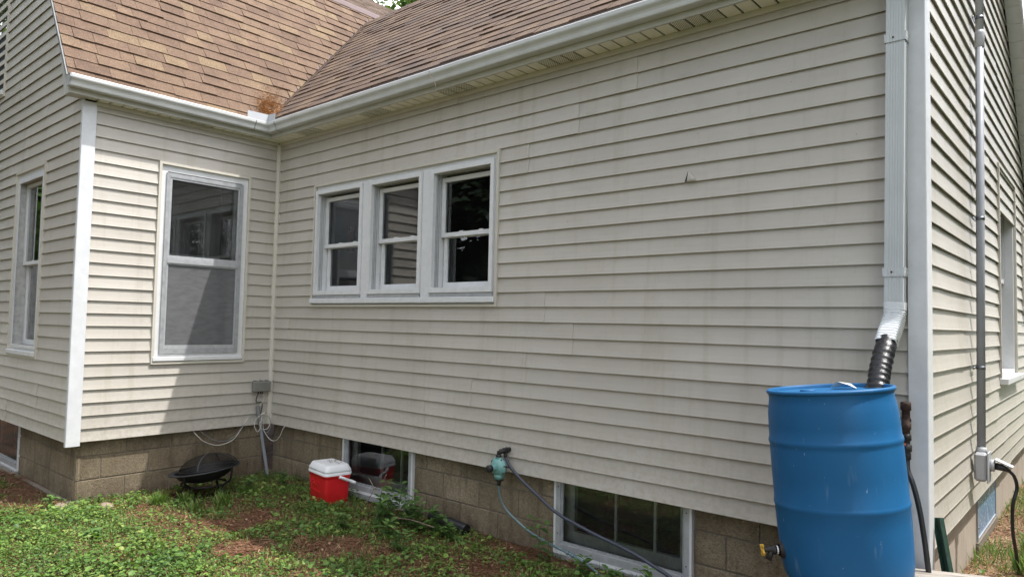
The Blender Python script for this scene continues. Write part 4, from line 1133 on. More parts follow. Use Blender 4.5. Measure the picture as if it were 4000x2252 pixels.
# moulded lettering on the front
fc = bpy.data.curves.new('lettering_curve', 'FONT'); fc.body = 'IGLOO'; fc.size = .052; fc.extrude = .0022; fc.bevel_depth = .0006; fc.space_character = .92
fo_ = bpy.data.objects.new('lettering_curve', fc); COL.objects.link(fo_)
me = bpy.data.meshes.new_from_object(fo_.evaluated_get(bpy.context.evaluated_depsgraph_get())); bpy.data.objects.remove(fo_)
fo = bpy.data.objects.new('lettering', me); COL.objects.link(fo); fo.parent = co
tilt = math.atan2(.011, .22); me.materials.clear(); me.materials.append(MATS['cooler_red'])
fo.location = (P_(-.108, .165, .0004)-cc); fo.rotation_euler = (math.pi/2+tilt, 0, ca)
# swing handle lying over the right-hand end
hp = cc+ez*.250
path = []
for q in (1, -1):
    arm = [hp+ex*(.186*q), hp+ex*(.196*q)+ey*.035+ez*(-.014), hp+ex*(.196*q)+ey*.105+ez*(-.046), hp+ex*(.180*q)+ey*.150+ez*(-.064)]
    path += arm if q == 1 else arm[::-1]
mb = MB(); mb.tube(smooth_path(path, 5), .0135, 8); part('handle', mb, 'cooler_white', co)
# leaf litter in the lid tray
mb = MB(); mb.tint = .2
for k in range(26):
    a = R_.uniform(0, 6.28); p = cc+ex*R_.uniform(-.06, .135)+ey*R_.uniform(-.02, .085)+ez*.356; v = Vector((math.cos(a), math.sin(a), 0))*R_.uniform(.004, .014); w2 = Vector((-v.y, v.x, 0))*.25
    mb.tint = R_.uniform(0, .7); mb.quad(p-v-w2, p+v-w2, p+v+w2+ez*.003, p-v+w2)
o = part('leaf_crumbs', mb, 'needle_litter'); tag(o, 'brown leaf crumbs lying on the white cooler lid', 'leaf litter', kind='stuff')

# ------------------------------------------------------------------ fire pit
fp = Vector((.395, -.872, gz(.395, -.872)))
pit = empty('fire_pit', fp, None, 'black steel fire pit bowl with a domed mesh lid', 'fire pit')
ta = Matrix.Rotation(rad(8), 3, Vector((.65, -.75, 0)).normalized()); rc = fp+Vector((0, 0, .252))
def tl(v): return rc+ta@Vector(v)
axz = ta@Vector((0, 0, 1))
mb = MB(); mb.lathe([(.285, 0), (.275, -.025), (.245, -.06), (.19, -.092), (.11, -.115), (.0, -.120)], rc, 40, axz); part('bowl', mb, 'black_steel', pit)
mb = MB(); mb.lathe([(.282, -.004), (.300, .002), (.335, .004), (.340, .001), (.340, -.006), (.332, -.008), (.290, -.006), (.282, -.004)], rc, 48, axz); part('rim', mb, 'dark_grey_steel', pit)
dc = rc+ta@Vector((.034, .030, .006))
dome = [(.282*math.cos(a),   .135*math.sin(a)) for a in [i*math.pi/2/10 for i in range(11)]]
mb = MB(); mb.lathe(dome, dc, 40, axz); ml = part('mesh_lid', mb, 'wire_mesh', pit)
mb = MB(); mb.lathe([(.276, 0), (.288, .0), (.288, .012), (.276, .012), (.276, 0)], dc, 40, axz); part('lid_ring', mb, 'black_steel', ml)
for ang in (.75, .75+math.pi/2):
    mb = MB(); ax_ = ta@Vector((math.cos(ang), math.sin(ang), 0)); sd = ta@Vector((-math.sin(ang), math.cos(ang), 0)); rows = []
    for i in range(-16, 17):
        a = i/16*math.pi/2; c = dc+ax_*(.2845*math.sin(a))+axz*(.1375*math.cos(a)); rows.append([c-sd*.008, c+sd*.008])
    mb.strip(rows, smooth=True); part('strap', mb, 'dark_grey_steel', ml)
ring_pts = [fp+Vector((.215*math.cos(a), .215*math.sin(a), .115)) for a in [2*math.pi*i/28 for i in range(29)]]
mb = MB(); mb.tube(ring_pts, .009, 7, caps=False); part('stand_ring', mb, 'black_steel', pit)
for k in range(4):
    a = k*math.pi/2+.5; c, s_ = math.cos(a), math.sin(a)
    zz = (ta@Vector((.31*c, .31*s_, 0))).z
    pth = [fp+Vector((.315*c, .315*s_, .252+zz)), fp+Vector((.300*c, .300*s_, .17)), fp+Vector((.222*c, .222*s_, .112)), fp+Vector((.235*c, .235*s_, .05)), fp+Vector((.285*c, .285*s_, -.015))]
    mb = MB(); mb.tube(smooth_path(pth, 5), .010, 8); part('leg', mb, 'black_steel', pit)

pit.scale = (.9, .9, .95)
# ------------------------------------------------------------------ gas regulator and its hoses
rg = Vector((3.325, -.085, .045))
gr = empty('gas_regulator', (3.345, 0, .16), None, 'teal gas regulator hanging from a black pipe on the siding', 'regulator')
A_ = (0, -1, 0)
mb = MB(); mb.lathe([(.0, -.045), (.035, -.045), (.052, -.036), (.062, -.020), (.064, -.010), (.072, -.008), (.072, .008), (.064, .010), (.058, .022), (.045, .034), (.034, .038), (.0, .040)], rg, 36, A_)
mb.tube([rg+Vector((0, .01, -.05)), rg+Vector((0, .01, -.088))], [.040, .034], 14)
mb.tube([rg+Vector((0, .0, .055)), rg+Vector((0, .0, .088))], [.022, .019], 12); part('body', mb, 'teal_paint', gr)
mb = MB(); mb.lathe([(.024, .03), (.023, .095), (.020, .098)], rg, 20, A_); part('vent', mb, 'teal_paint', gr)
mb = MB(); mb.lathe([(.0255, .082), (.0265, .112), (.021, .116), (.0, .116)], rg, 20, A_); part('cap', mb, 'black_rubber', gr)
for k in range(8):
    a = k*math.pi/4+.2; mb = MB(); mb.lathe([(.0055, -.014), (.0055, .015), (.0, .017)], rg+Vector((.0675*math.cos(a), 0, .0675*math.sin(a))), 6, A_); part('bolt', mb, 'dark_grey_steel', gr)
mb = MB(); mb.tube([rg+Vector((.06, 0, .01)), rg+Vector((.105, 0, .012))], [.008, .006], 8); part('test_port', mb, 'black_iron', gr)
mb = MB(); mb.tube([rg+Vector((0, .01, -.085)), rg+Vector((0, .01, -.100))], .034, 6); mb.tube([rg+Vector((0, .01, -.10)), rg+Vector((0, .01, -.135))], [.017, .014], 10); part('outlet_fitting', mb, 'black_iron', gr)
pipe = [(3.352, .012, .165), (3.352, -.055, .163), (3.345, -.07, .160), (3.325, -.083, .150), (3.325, -.085, .125)]
mb = MB(); mb.tube(pipe, [.019, .016, .017, .016, .017], 12)
for c, r, ax in ((pipe[1], .022, (0, -1, 0)), ((3.338, -.078, .157), .020, (-1, -.5, -.2)), (pipe[4], .021, (0, 0, 1)), ((3.352, -.025, .164), .022, (0, -1, 0))):
    mb.lathe([(r*.8, -.009), (r, -.007), (r, .007), (r*.8, .009)], c, 12, ax)
part('inlet_pipe', mb, 'black_iron', gr)
mb = MB(); mb.tube([(3.352, -.045, .160), (3.360, -.048, .128), (3.366, -.05, .112)], [.015, .015, .012], 10); part('tee_branch', mb, 'black_iron', gr)
hose = [(3.364, -.050, .118), (3.410, -.052, .056), (3.512, -.05, -.020), (3.650, -.045, -.101), (3.820, -.04, -.195), (3.986, -.04, -.243), (4.176, -.045, -.284), (4.341, -.05, -.312), (4.498, -.055, -.345), (4.611, -.06, -.380), (4.756, -.07, -.425), (4.92, -.10, -.50), (5.10, -.16, -.535)]
mb = MB(); mb.tube(smooth_path(hose, 6), .0115, 10); o = part('gas_hose', mb, 'slate_hose'); tag(o, 'thick black hose sloping down across the basement window glass', 'hose')
tube = [(3.325, -.075, -.085), (3.322, -.07, -.125), (3.328, -.06, -.185), (3.366, -.045, -.258), (3.458, -.04, -.317), (3.580, -.035, -.376), (3.735, -.035, -.419), (3.919, -.04, -.449), (4.043, -.05, -.468), (4.16, -.06, -.505), (4.28, -.09, -.54)]
gt = empty('copper_gas_line', (3.325, -.075, -.085), None, 'thin blue-green tube curving from the regulator to the ground', 'tube')
mb = MB(); mb.tube(smooth_path(tube, 6), .0085, 9); part('tube', mb, 'teal_hose', gt)
mb = MB(); f0, f1 = Vector((3.925, -.041, -.450)), Vector((4.00, -.046, -.461)); dd = (f1-f0).normalized()
for a, b, r in ((0, .018, .014), (.018, .045, .0105), (.045, .068, .0145)): mb.tube([f0+dd*a, f0+dd*b], r, 6)
part('flare_fitting', mb, 'teal_hose', gt)

# rusty gas pipe with valve beside the corner post, and its hose
rp = empty('gas_pipe', (6.003, -.055, .75), None, 'rusty capped gas pipe and valve beside the corner post', 'pipe')
mb = MB(); mb.lathe([(.0, .02), (.022, .018), (.024, .01), (.024, -.022), (.019, -.024), (.019, -.085), (.023, -.088), (.024, -.115), (.019, -.120), (.019, -.140)], (6.003, -.058, .735), 10); mb.tube([(6.003, -.058, .66), (6.003, .02, .66)], .017, 8); part('pipe', mb, 'rusty_iron', rp)
mb = MB(); mb.lathe([(.016, 0), (.022, -.006), (.022, -.03), (.016, -.034), (.016, -.05), (.024, -.055), (.024, -.085), (.017, -.09), (.020, -.095), (.020, -.125), (.0, -.127)], (6.006, -.06, .597), 8); part('valve', mb, 'black_iron', rp)
mb = MB(); mb.obox((5.985, -.085, .553), (1, .2, -.35), (0, 1, 0), (0, 0, 1), .024, .007, .004); part('valve_lever', mb, 'orange_paint', rp)
hose = [(6.008, -.062, .475), (6.014, -.075, .42), (6.040, -.095, .36), (6.068, -.105, .25), (6.088, -.11, .12), (6.104, -.115, -.01), (6.118, -.12, -.15), (6.135, -.14, -.33), (6.14, -.19, -.46)]
mb = MB(); mb.tube(smooth_path(hose, 6), .0125, 10); o = part('gas_hose', mb, 'black_rubber'); tag(o, 'black hose hanging down over the white corner post', 'hose')

# ------------------------------------------------------------------ utility box, conduit and cables in the inner corner
ub = empty('utility_box', (0, -.13, .34), None, 'small grey utility box on the siding in the inner corner', 'utility box')
mb = MB(); mb.hexa([(.014, -.226, .342), (.068, -.224, .346), (.068, -.040, .346), (.014, -.038, .342), (.014, -.228, .452), (.075, -.226, .448), (.075, -.038, .448), (.014, -.036, .452)]); part('cover', mb, 'box_grey', ub, bevel=.006)
for y in (-.20, -.135, -.07):
    mb = MB(); mb.box(.02, .06, y-.014, y+.014, .4525, .461); part('tab', mb, 'box_grey', ub)
mb = MB()
for y in (-.165, -.14, -.12): mb.tube([(.045, y, .345), (.045, y, .322)], .007, 7)
part('cable_gland', mb, 'black_rubber', ub)
cd = empty('conduit_stub', (.02, -.02, GZ), None, 'grey plastic conduit rising from the ground in the inner corner', 'conduit')
mb = MB(); mb.tube(smooth_path([(.035, -.012, GZ-.04), (.032, -.030, -.46), (.030, -.072, -.25), (.028, -.104, -.08), (.028, -.118, .0)], 4), .0165, 12); part('lower_pipe', mb, 'pvc_grey', cd)
mb = MB(); mb.tube([(.028, -.118, .0), (.030, -.136, .08), (.032, -.150, .135), (.033, -.158, .195)], [.0195, .0195, .019, .0195], 12, caps=False); part('split_sleeve', mb, 'cable_grey', cd)
mb = MB(); mb.tube([(.036, -.155, .100), (.036, -.115, .108), (.036, -.078, .122)], .006, 6); part('zip_tie', mb, 'zip_tie', cd)
def cable(pts, r, mat, label):
    mb = MB(); mb.tube(smooth_path(pts, 7), r, 6); o = part('cable', mb, mat); tag(o, label, 'cable', 'cables in the inner corner'); return o
x = .035
cable([(-.03, -.80, .0), (.0, -.77, -.045), (.01, -.692, -.116), (.012, -.556, -.163), (.014, -.411, -.128), (.025, -.33, -.028), (x, -.267, .068), (x, -.161, .112), (x+.01, -.12, .105)], .0036, 'cable_white', 'lower white cable drooping below the siding left of the corner')
cable([(-.03, -.745, .01), (.0, -.71, -.03), (.01, -.62, -.098), (.012, -.50, -.130), (.014, -.395, -.095), (.03, -.315, .0), (x+.008, -.25, .085), (x+.01, -.15, .118)], .0033, 'cable_grey', 'upper grey cable drooping below the siding left of the corner')
cable([(x+.012, -.12, .11), (x+.012, -.05, .105), (x+.012, .0-.018, .045), (x+.012, -.04, -.038), (x+.012, -.11, -.045), (x+.012, -.135, .01), (x+.014, -.11, .09)], .0034, 'cable_white', 'coiled white cable loop right of the conduit sleeve')
cable([(x+.02, -.14, .10), (x+.02, -.19, .06), (x+.02, -.20, .0), (x+.02, -.165, -.065), (x+.02, -.13, -.02), (x+.02, -.12, .07)], .0032, 'cable_white', 'white cable loop hanging left of the conduit')
cable([(x+.016, -.13, .09), (x+.02, -.12, -.02), (x+.016, -.07, -.085), (x+.016, -.02, -.05), (x+.016, -.018, .04), (x+.016, -.06, .09)], .003, 'cable_grey', 'dark grey cable loop low around the conduit')
cable([(x+.012, -.10, .06), (x+.012, -.09, -.05), (.10, -.05, -.145), (.18, -.03, -.155), (.25, -.022, -.10), (.29, -.012, -.02), (.30, .02, .01)], .003, 'cable_white', 'thin pale cable swinging under the long wall from the corner')
cable([(.045, -.165, .33), (.045, -.185, .27), (.04, -.175, .235), (.036, -.125, .235), (.034, -.110, .20), (.034, -.125, .10)], .005, 'black_rubber', 'black cable bent between the utility box and the conduit sleeve')
cable([(.045, -.12, .33), (.045, -.10, .29), (.04, -.11, .24), (.036, -.13, .21), (.034, -.14, .17)], .003, 'cable_white', 'short pale cable from the utility box to the sleeve')

# ------------------------------------------------------------------ electrical conduit and outlet on the end wall
ec = empty('electrical_conduit', (LC, 1.45, .35), None, 'tall grey electrical conduit strapped to the sunlit wall', 'conduit')
ctr = lambda z: Vector((LC+.048, 1.425+(z-.4)*.055, z))
mb = MB(); mb.tube([ctr(.36), ctr(1.5), ctr(3.10)], .0245, 18); part('pipe', mb, 'pvc_grey', ec)
mb = MB(); mb.tube([ctr(3.06), ctr(4.3)], .0240, 18); part('upper_pipe', mb, 'pvc_light', ec)
mb = MB(); mb.tube([ctr(3.03), ctr(3.035), ctr(3.13), ctr(3.15)], [.0255, .029, .029, .0255], 18); part('coupling', mb, 'pvc_light', ec)
for z in (3.24, 1.86, .88):
    c = ctr(z); mb = MB(); mb.tube([c-Vector((0, 0, .011)), c+Vector((0, 0, .011))], .0265, 18)
    mb.box(LC+.012, LC+.016, c.y-.065, c.y+.065, z-.011, z+.011)
    stp = part('strap', mb, 'strap_steel', ec)
    for s_ in (-1, 1):
        mb = MB(); mb.lathe([(.006, 0), (.006, .005), (0, .007)], (LC+.016, c.y+s_*.052, z), 8, (1, 0, 0)); part('screw', mb, 'aluminium', stp)
ob = empty('outlet_box', (LC, 1.47, .16), None, 'grey weatherproof outlet box at the foot of the conduit', 'outlet box')
mb = MB(); mb.box(LC+.014, LC+.085, 1.355, 1.475, .165, .345); part('box', mb, 'pvc_light', ob, bevel=.014)
mb = MB(); mb.tube([ctr(.335), ctr(.375)], [.034, .029], 16); part('hub', mb, 'pvc_light', ob)
mb = MB(); mb.box(LC+.0855, LC+.094, 1.350, 1.480, .158, .350); part('cover_plate', mb, 'pvc_light', ob, bevel=.003)
mb = MB(); mb.tube([(LC+.094, 1.43, .265), (LC+.118, 1.43, .265)], .038, 16); part('outlet', mb, 'pvc_light', ob)
mb = MB(); mb.obox((LC+.165, 1.45, .285), (1, .25, -.45), (0, 1, 0), (.45, 0, 1), .052, .038, .004); part('flip_lid', mb, 'plug_white', ob, bevel=.002)
pc = empty('power_cord', (LC+.15, 1.44, GZ+.1), None, 'black power cord plugged into the outlet box and hanging down', 'cord')
mb = MB(); mb.tube([(LC+.118, 1.435, .262), (LC+.150, 1.44, .258), (LC+.175, 1.445, .250), (LC+.195, 1.452, .238)], [.022, .022, .016, .010], 12); part('plug', mb, 'black_rubber', pc)
mb = MB(); mb.tube(smooth_path([(LC+.190, 1.452, .240), (LC+.215, 1.47, .205), (LC+.225, 1.50, .13), (LC+.205, 1.48, .03), (LC+.200, 1.50, -.14), (LC+.21, 1.56, -.29), (LC+.215, 1.62, -.42), (LC+.22, 1.66, gz(LC+.22, 1.66)-.01)], 7), .0105, 9); part('cord', mb, 'black_rubber', pc)

# leaning green steel stake by the corner
gp = empty('steel_stake', (6.2, .09, -.48), None, 'dark green steel channel leaning against the corner post', 'stake')
a, b = Vector((6.235, .03, gz(6.2, .05)-.02)), Vector((6.112, .128, .172)); d = (b-a).normalized(); s1 = d.cross(Vector((.55, .83, 0))).normalized(); s2 = d.cross(s1).normalized()
mb = MB()
for (cx_, hx_, hy_) in ((Vector(), .022, .0025),): mb.obox((a+b)/2, s1, s2, d, hx_, hy_, (b-a).length/2)
for q in (-1, 1): mb.obox((a+b)/2+s1*(.0215*q)+s2*.010, s1, s2, d, .0022, .0125, (b-a).length/2)
part('channel', mb, 'green_paint', gp)
n = int((b-a).length/.045)
mb = MB()
for k in range(n):
    mb.obox(a+d*(.03+k*.045)+s1*.0245+s2*.012, s1, s2, d, .003, .006, .008)
part('notches', mb, 'green_paint', gp, kind='stuff')

# wire dangling from the long gutter, and a siding tear
mb = MB(); yy = FY-.116
mb.tube(smooth_path([(2.665, yy+.01, 3.120), (2.668, yy-.004, 3.085), (2.70, yy-.008, 3.045), (2.745, yy-.008, 2.99), (2.757, yy-.006, 2.93), (2.735, yy-.004, 2.875)], 6), .0028, 6)
o = part('wire', mb, 'wire_bare'); tag(o, 'thin bare wire dangling from the lip of the long gutter', 'wire')
mb = MB(); ty = -.0095
mb.tri((4.767, ty, 2.010), (4.781, ty, 2.010), (4.789, ty+.006, 2.082)); part('siding_tear', mb, 'dark_void', house)
mb = MB(); mb.strip([[(4.781, ty-.001, 2.010), (4.788, ty-.009, 2.030), (4.790, ty+.004, 2.078)], [(4.812, ty-.006, 2.009), (4.812, ty-.016, 2.022), (4.806, ty-.002, 2.06)], [(4.850, ty-.001, 2.009), (4.845, ty-.004, 2.014), (4.83, ty+.001, 2.03)]], smooth=True)
part('torn_flap', mb, 'vinyl_siding', house)
# length of black drain pipe at the foot of the long wall
dp = empty('drain_pipe', (2.8, -.09, GZ), None, 'short black drain pipe lying among the weeds by the wall', 'pipe')
pa, pb = Vector((2.58, -.05, -.455)), Vector((2.99, -.06, -.485)); mb = MB(); rows = []
n = 26
mb.tube([pa+(pb-pa)*i/n for i in range(n+1)], [.040+(.004 if i % 2 else 0) for i in range(n+1)], 14, caps=False); part('tube', mb, 'black_rubber', dp)
mb = MB(); mb.tube([pa+(pb-pa)*.02, pa+(pb-pa)*.98], .034, 12); part('inner_wall', mb, 'dark_void', dp)
for (x, y, rx, ry, lb) in ((.05, -1.93, .085, .06, 'flat pinkish stone at the foot of the white corner post'), (.30, -1.66, .085, .055, 'flat brown stone lying in weeds before the sunlit foundation')):
    mb = MB(); g = gz(x, y); mb.lathe([(.0, .045), (.6, .042), (.9, .028), (1.0, .0), (.95, -.03)], (0, 0, 0), 18)
    mb.v = [(x+v[0]*rx*(1+.15*noise.noise(Vector((v[0]*2, v[1]*2, x)))), y+v[1]*ry*(1+.15*noise.noise(Vector((v[0]*2, v[1]*2, y)))), g+v[2]) for v in mb.v]
    o = part('stone', mb, 'brown_stone'); tag(o, lb, 'stone', 'stones along the foundation')

# ------------------------------------------------------------------ vegetation
rv = random.Random(21)
def inside_house(x, y):
    if x < -.06+.0 and y > YA+.09: return True
    if x < LC-.06 and y > .05: return True
    return False
OBST = [(1.352, -.158, .17), (.395, -.872, .0)]
def blocked(x, y):
    if inside_house(x, y): return True
    if abs(x-1.352) < .18 and abs(y+.158) < .135: return True
    if (x-.395)**2+(y+.872)**2 < .085 and rv.random() < .85: return True
    return False
def visible(x, y, z=GZ):
    q = proj((x, y, z)); return q and -500 < q[0] < 4500 and -60 < q[1] < 2700
def green(x, y):
    """how much ground cover grows here, 0..1"""
    v = noise.noise(Vector((x*1.15+4, y*1.15, 1)))*.55+noise.noise(Vector((x*3.1, y*3.1, 5)))*.65+noise.noise(Vector((x*7, y*7, 2)))*.35
    g = .52+v*.85
    if y < YA+.1 and x < .1:          # straw strip along the gable wall
        g -= max(0, 1-(YA-.05-y)/.55)*1.0
    if x > -.1 and y > -2: g -= .18*max(0, 1-abs(y+1.1)/1.0)  # thinner in the shade
    if y < -1.75: g += .45
    if x > 3.0 and y > -.16: g -= .45
    if (x-2.07)**2+(y+1.38)**2 < .05: g -= .8
    if (x-2.45)**2*.5+(y+.95)**2 < .05: g -= .5
    if x > 6: g -= .30
    return max(0, min(1, g))
def leaf_round(mb, p, r, nrm, a):
    x = nrm.orthogonal().normalized(); y = nrm.cross(x)
    x, y = x*math.cos(a)+y*math.sin(a), y*math.cos(a)-x*math.sin(a)
    pts = [p+x*r*c+y*r*s_+nrm*h for c, s_, h in ((1, 0, .10*r), (.45, .82, .18*r), (-.55, .72, .16*r), (-.85, 0, 0), (-.55, -.72, .16*r), (.45, -.82, .18*r))]
    n = mb.vs([p]+pts)
    for k in range(6): mb.face(n, n+1+k, n+1+(k+1) % 6)
def leaf_blade(mb, p, d, w, nrm, droop=.25):
    s_ = d.cross(nrm).normalized(); L = d.length
    a = p; b = p+d*.45+nrm*L*.04; c = p+d-nrm*L*droop
    n = mb.vs([a, b-s_*w, b+s_*w, c]); mb.face(n, n+1, n+2); mb.face(n+1, n+3, n+2)
cov = MB(); gra = MB(); nee = MB()
regions = [(-1.9, 5.6, -3.2, .05, 1.0), (6.0, 7.3, .9, 5.2, .6)]
cnt = 0
for (x0, x1, y0, y1, dens) in regions:
    A = (x1-x0)*(y1-y0)
    for i in range(int(A*7000*dens)):
        x, y = rv.uniform(x0, x1), rv.uniform(y0, y1)
        if blocked(x, y) or not visible(x, y): continue
        g = green(x, y)
        if rv.random() > g*1.05: continue
        big = rv.random() < .10*(1+1.6*noise.noise(Vector((x*1.8, y*1.8, 12))))
        r = rv.uniform(.0045, .0105) if not big else rv.uniform(.012, .022)
        hgt = rv.uniform(.006, .062)*(.35+g*.8)*(1.3 if big else 1)
        p = Vector((x, y, gz(x, y)+hgt)); nrm = Vector((rv.gauss(0, .38), rv.gauss(0, .38), 1)).normalized()
        t0_ = .5+.35*noise.noise(Vector((x*2.2, y*2.2, 7)))
        cov.tint = min(1, max(0, rv.gauss(t0_, .27)))
        if rv.random() < .6: leaf_round(cov, p, r, nrm, rv.uniform(0, 6.28))
        else:
            a = rv.uniform(0, 6.28); leaf_blade(cov, p, Vector((math.cos(a), math.sin(a), rv.uniform(-.2, .5)))*r*2.6, r*.55, nrm)
    for i in range(int(A*4200)):
        x, y = rv.uniform(x0, x1), rv.uniform(y0, y1)
        if blocked(x, y) or not visible(x, y): continue
        g = green(x, y)+(.25 if x > 6 else 0)
        cl = noise.noise(Vector((x*2.4+30, y*2.4, 2)))
        if rv.random() > (g*.55+cl*.55 if x < 6 else .24+cl*.7): continue
        h = rv.uniform(.03, .10)*(1.6 if x > 6 else 1); a = rv.uniform(0, 6.28); d = Vector((math.cos(a)*.5, math.sin(a)*.5, 1)).normalized()*h
        gra.tint = min(1, max(0, rv.gauss(.5, .25)))
        leaf_blade(gra, Vector((x, y, gz(x, y)-.004)), d, rv.uniform(.0018, .0038), Vector((-d.y, d.x, .3)).normalized(), rv.uniform(0, .35))
    for i in range(int(A*4200)):
        x, y = rv.uniform(x0, x1), rv.uniform(y0, y1)
        if blocked(x, y) or not visible(x, y): continue
        g = green(x, y)
        if rv.random() < g*.75: continue
        a = rv.uniform(0, 6.28); l = rv.uniform(.02, .06)
        d = Vector((math.cos(a), math.sin(a), rv.gauss(0, .12)))*l; wv = Vector((-d.y, d.x, 0)).normalized()*rv.uniform(.0014, .0030)
        p = Vector((x, y, gz(x, y)+rv.uniform(.002, .018))); nee.tint = min(1, max(0, rv.gauss(.52, .24) if x < 6 else rv.gauss(.85, .15)))
        nee.quad(p-d-wv, p+d-wv, p+d+wv, p-d+wv)
        if rv.random() < .035:      # curled dead leaf
            nee.tint = rv.uniform(.3, 1); q = Vector((x+rv.gauss(0, .03), y+rv.gauss(0, .03), gz(x, y)+.012))
            leaf_blade(nee, q, Vector((math.cos(a+1), math.sin(a+1), rv.uniform(-.2, .6)))*rv.uniform(.03, .055), rv.uniform(.007, .012), Vector((rv.gauss(0, .4), rv.gauss(0, .4), 1)).normalized(), .3)
for mb, nm, mt, lb, ct in ((cov, 'ground_cover_leaves', 'clover_leaf', 'low green clover and creeping weeds covering the ground', 'ground cover'),
                           (gra, 'grass', 'grass_blade', 'thin grass blades scattered among the weeds', 'grass'),
                           (nee, 'pine_needle_litter', 'needle_litter', 'reddish brown pine needles littering the soil', 'pine needles')):
    o = part(nm, mb, mt, None, origin=(0, 0, 0)); tag(o, lb, ct, kind='stuff')

def weed(x, y, h, n, label, seed, lean=(0, 0), lw=.26, ll=.095, group='tall weeds along the house wall', z=None):
    r = random.Random(seed); g = gz(x, y) if z is None else z
    w = empty('weed_plant', (x, y, g), None, label, 'weed', group)
    st_ = MB(); lf = MB()
    for k in range(n):
        a = r.uniform(0, 6.28); sp_ = r.uniform(.02, .45)
        hh = h*r.uniform(.6, 1.05); top_ = Vector((x+math.cos(a)*hh*sp_+lean[0]*hh, y+math.sin(a)*hh*sp_*.7+lean[1]*hh, g+hh))
        base = Vector((x+r.gauss(0, .02), y+r.gauss(0, .02), g-.01)); mid = (base+top_)/2+Vector((r.gauss(0, .01), r.gauss(0, .01), .02))
        pth = smooth_path([base, mid, top_], 4); st_.tint = .4; st_.tube(pth, [.0028-.0012*i/8 for i in range(len(pth))], 5)
        m = max(3, int(hh/.05))
        for j in range(m):
            f = (j+1)/m; q = pth[min(len(pth)-1, int(f*(len(pth)-1)))]
            for s_ in (0, math.pi):
                b = j*1.57+s_+r.gauss(0, .3); L = ll*r.uniform(.6, 1.1)*(1.15-.45*abs(f-.6))
                d = Vector((math.cos(b), math.sin(b), r.uniform(.1, .65))).normalized()*L
                lf.tint = min(1, max(0, r.gauss(.35+.35*f, .2)))
                nrm = Vector((-d.x*.5, -d.y*.5, 1)).normalized(); sd = d.cross(nrm).normalized(); wd_ = L*lw
                P = [q, q+d*.28-sd*wd_*.8+nrm*L*.03, q+d*.6-sd*wd_*.75-nrm*L*.02, q+d-nrm*L*.22, q+d*.6+sd*wd_*.75-nrm*L*.02, q+d*.28+sd*wd_*.8+nrm*L*.03, q+d*.3-nrm*L*.02, q+d*.62-nrm*L*.07]
                i0 = lf.vs(P)
                for t_ in ((0, 1, 6), (1, 2, 7, 6), (2, 3, 7), (7, 3, 4), (6, 7, 4, 5), (0, 6, 5)): lf.face(*[i0+i for i in t_])
    part('stem', st_, 'weed_leaf', w); part('foliage', lf, 'weed_leaf', w)
weeds = [(2.16, -.20, .27, 5, 'leafy weed in front of the basement window near the cooler'), (2.30, -.24, .33, 6, 'tallest leafy weed at the right edge of the first basement window'),
         (2.46, -.20, .31, 6, 'bushy weed right of the first basement window'), (2.38, -.42, .25, 5, 'broad weed standing forward of the bushy weed clump'),
         (2.63, -.26, .26, 6, 'weed hiding the near end of the black drain pipe'), (2.82, -.22, .20, 5, 'low weed in front of the black drain pipe'),
         (2.98, -.22, .16, 4, 'small weed at the far end of the drain pipe'), (2.60, -.50, .17, 5, 'low bushy weed in the shaded yard before the drain pipe'),
         (2.92, -.66, .15, 5, 'low weed in the middle of the shaded yard'), (3.78, -.10, .29, 2, 'lone slender weed standing left of the second basement window'),
         (4.13, -.15, .13, 4, 'weed growing over the end of the blue-green tube'), (4.62, -.16, .17, 4, 'weed in front of the black hose at the second basement window'),
         (4.38, -.17, .12, 3, 'small weed under the second basement window sill'), (1.02, -.10, .20, 2, 'thin weed left of the red cooler against the wall'),
         (.62, -.22, .15, 3, 'weed at the foot of the grey conduit'), (.60, -.56, .14, 3, 'weed beside the right leg of the fire pit'),
         (.02, -1.98, .12, 3, 'small weed at the foot of the white corner post'), (-.85, -2.30, .14, 4, 'weed on the pine straw by the gable wall'),
         (1.15, -2.05, .06, 4, 'broad-leaved low plant in the sunny patch'), (2.18, -.62, .13, 4, 'weed forward of the cooler in the shade')]
for i, (x, y, h, n, lb) in enumerate(weeds): weed(x, y, h, n, lb, 100+i, lw=.27 if i != 18 else .4, ll=.085)
def tuft(x, y, h, n, label, seed, group='grass tufts near the fire pit'):
    r = random.Random(seed); g = gz(x, y); mb = MB()
    for k in range(n):
        a = r.uniform(0, 6.28); d = Vector((math.cos(a)*.45, math.sin(a)*.45, 1)).normalized()*h*r.uniform(.6, 1.1); mb.tint = min(1, max(0, r.gauss(.62, .18)))
        p = Vector((x+r.gauss(0, .028), y+r.gauss(0, .028), g-.005)); leaf_blade(mb, p, d, r.uniform(.0034, .0060), Vector((-d.y, d.x, .2)).normalized(), r.uniform(0, .2))
    o = part('grass_tuft', mb, 'grass_blade', None, origin=(x, y, g)); tag(o, label, 'grass tuft', group)
for i, (x, y, h, n, lb) in enumerate([(.52, -1.32, .16, 110, 'sunlit grass tuft nearest the foundation left of the fire pit'), (.56, -1.12, .13, 80, 'grass tuft directly before the fire pit'),
        (.86, -.92, .17, 110, 'shaded grass tuft right of the fire pit'), (.90, -1.20, .13, 70, 'grass tuft in the shadow forward of the fire pit'), (1.02, -1.08, .11, 40, 'small grass tuft between fire pit and cooler'),
        (1.35, -1.75, .12, 50, 'grass tuft at the edge of the sunlit patch'), (6.34, 1.60, .22, 60, 'grass tuft at the sunlit foundation near the stand'), (6.33, 2.25, .20, 70, 'grass tuft under the pale blue basement sheet'),
        (6.40, 3.6, .30, 90, 'tall grass at the far end of the sunlit foundation')]): tuft(x, y, h, n, lb, 300+i, 'grass tufts near the fire pit' if i < 6 else 'grass along the sunlit wall')
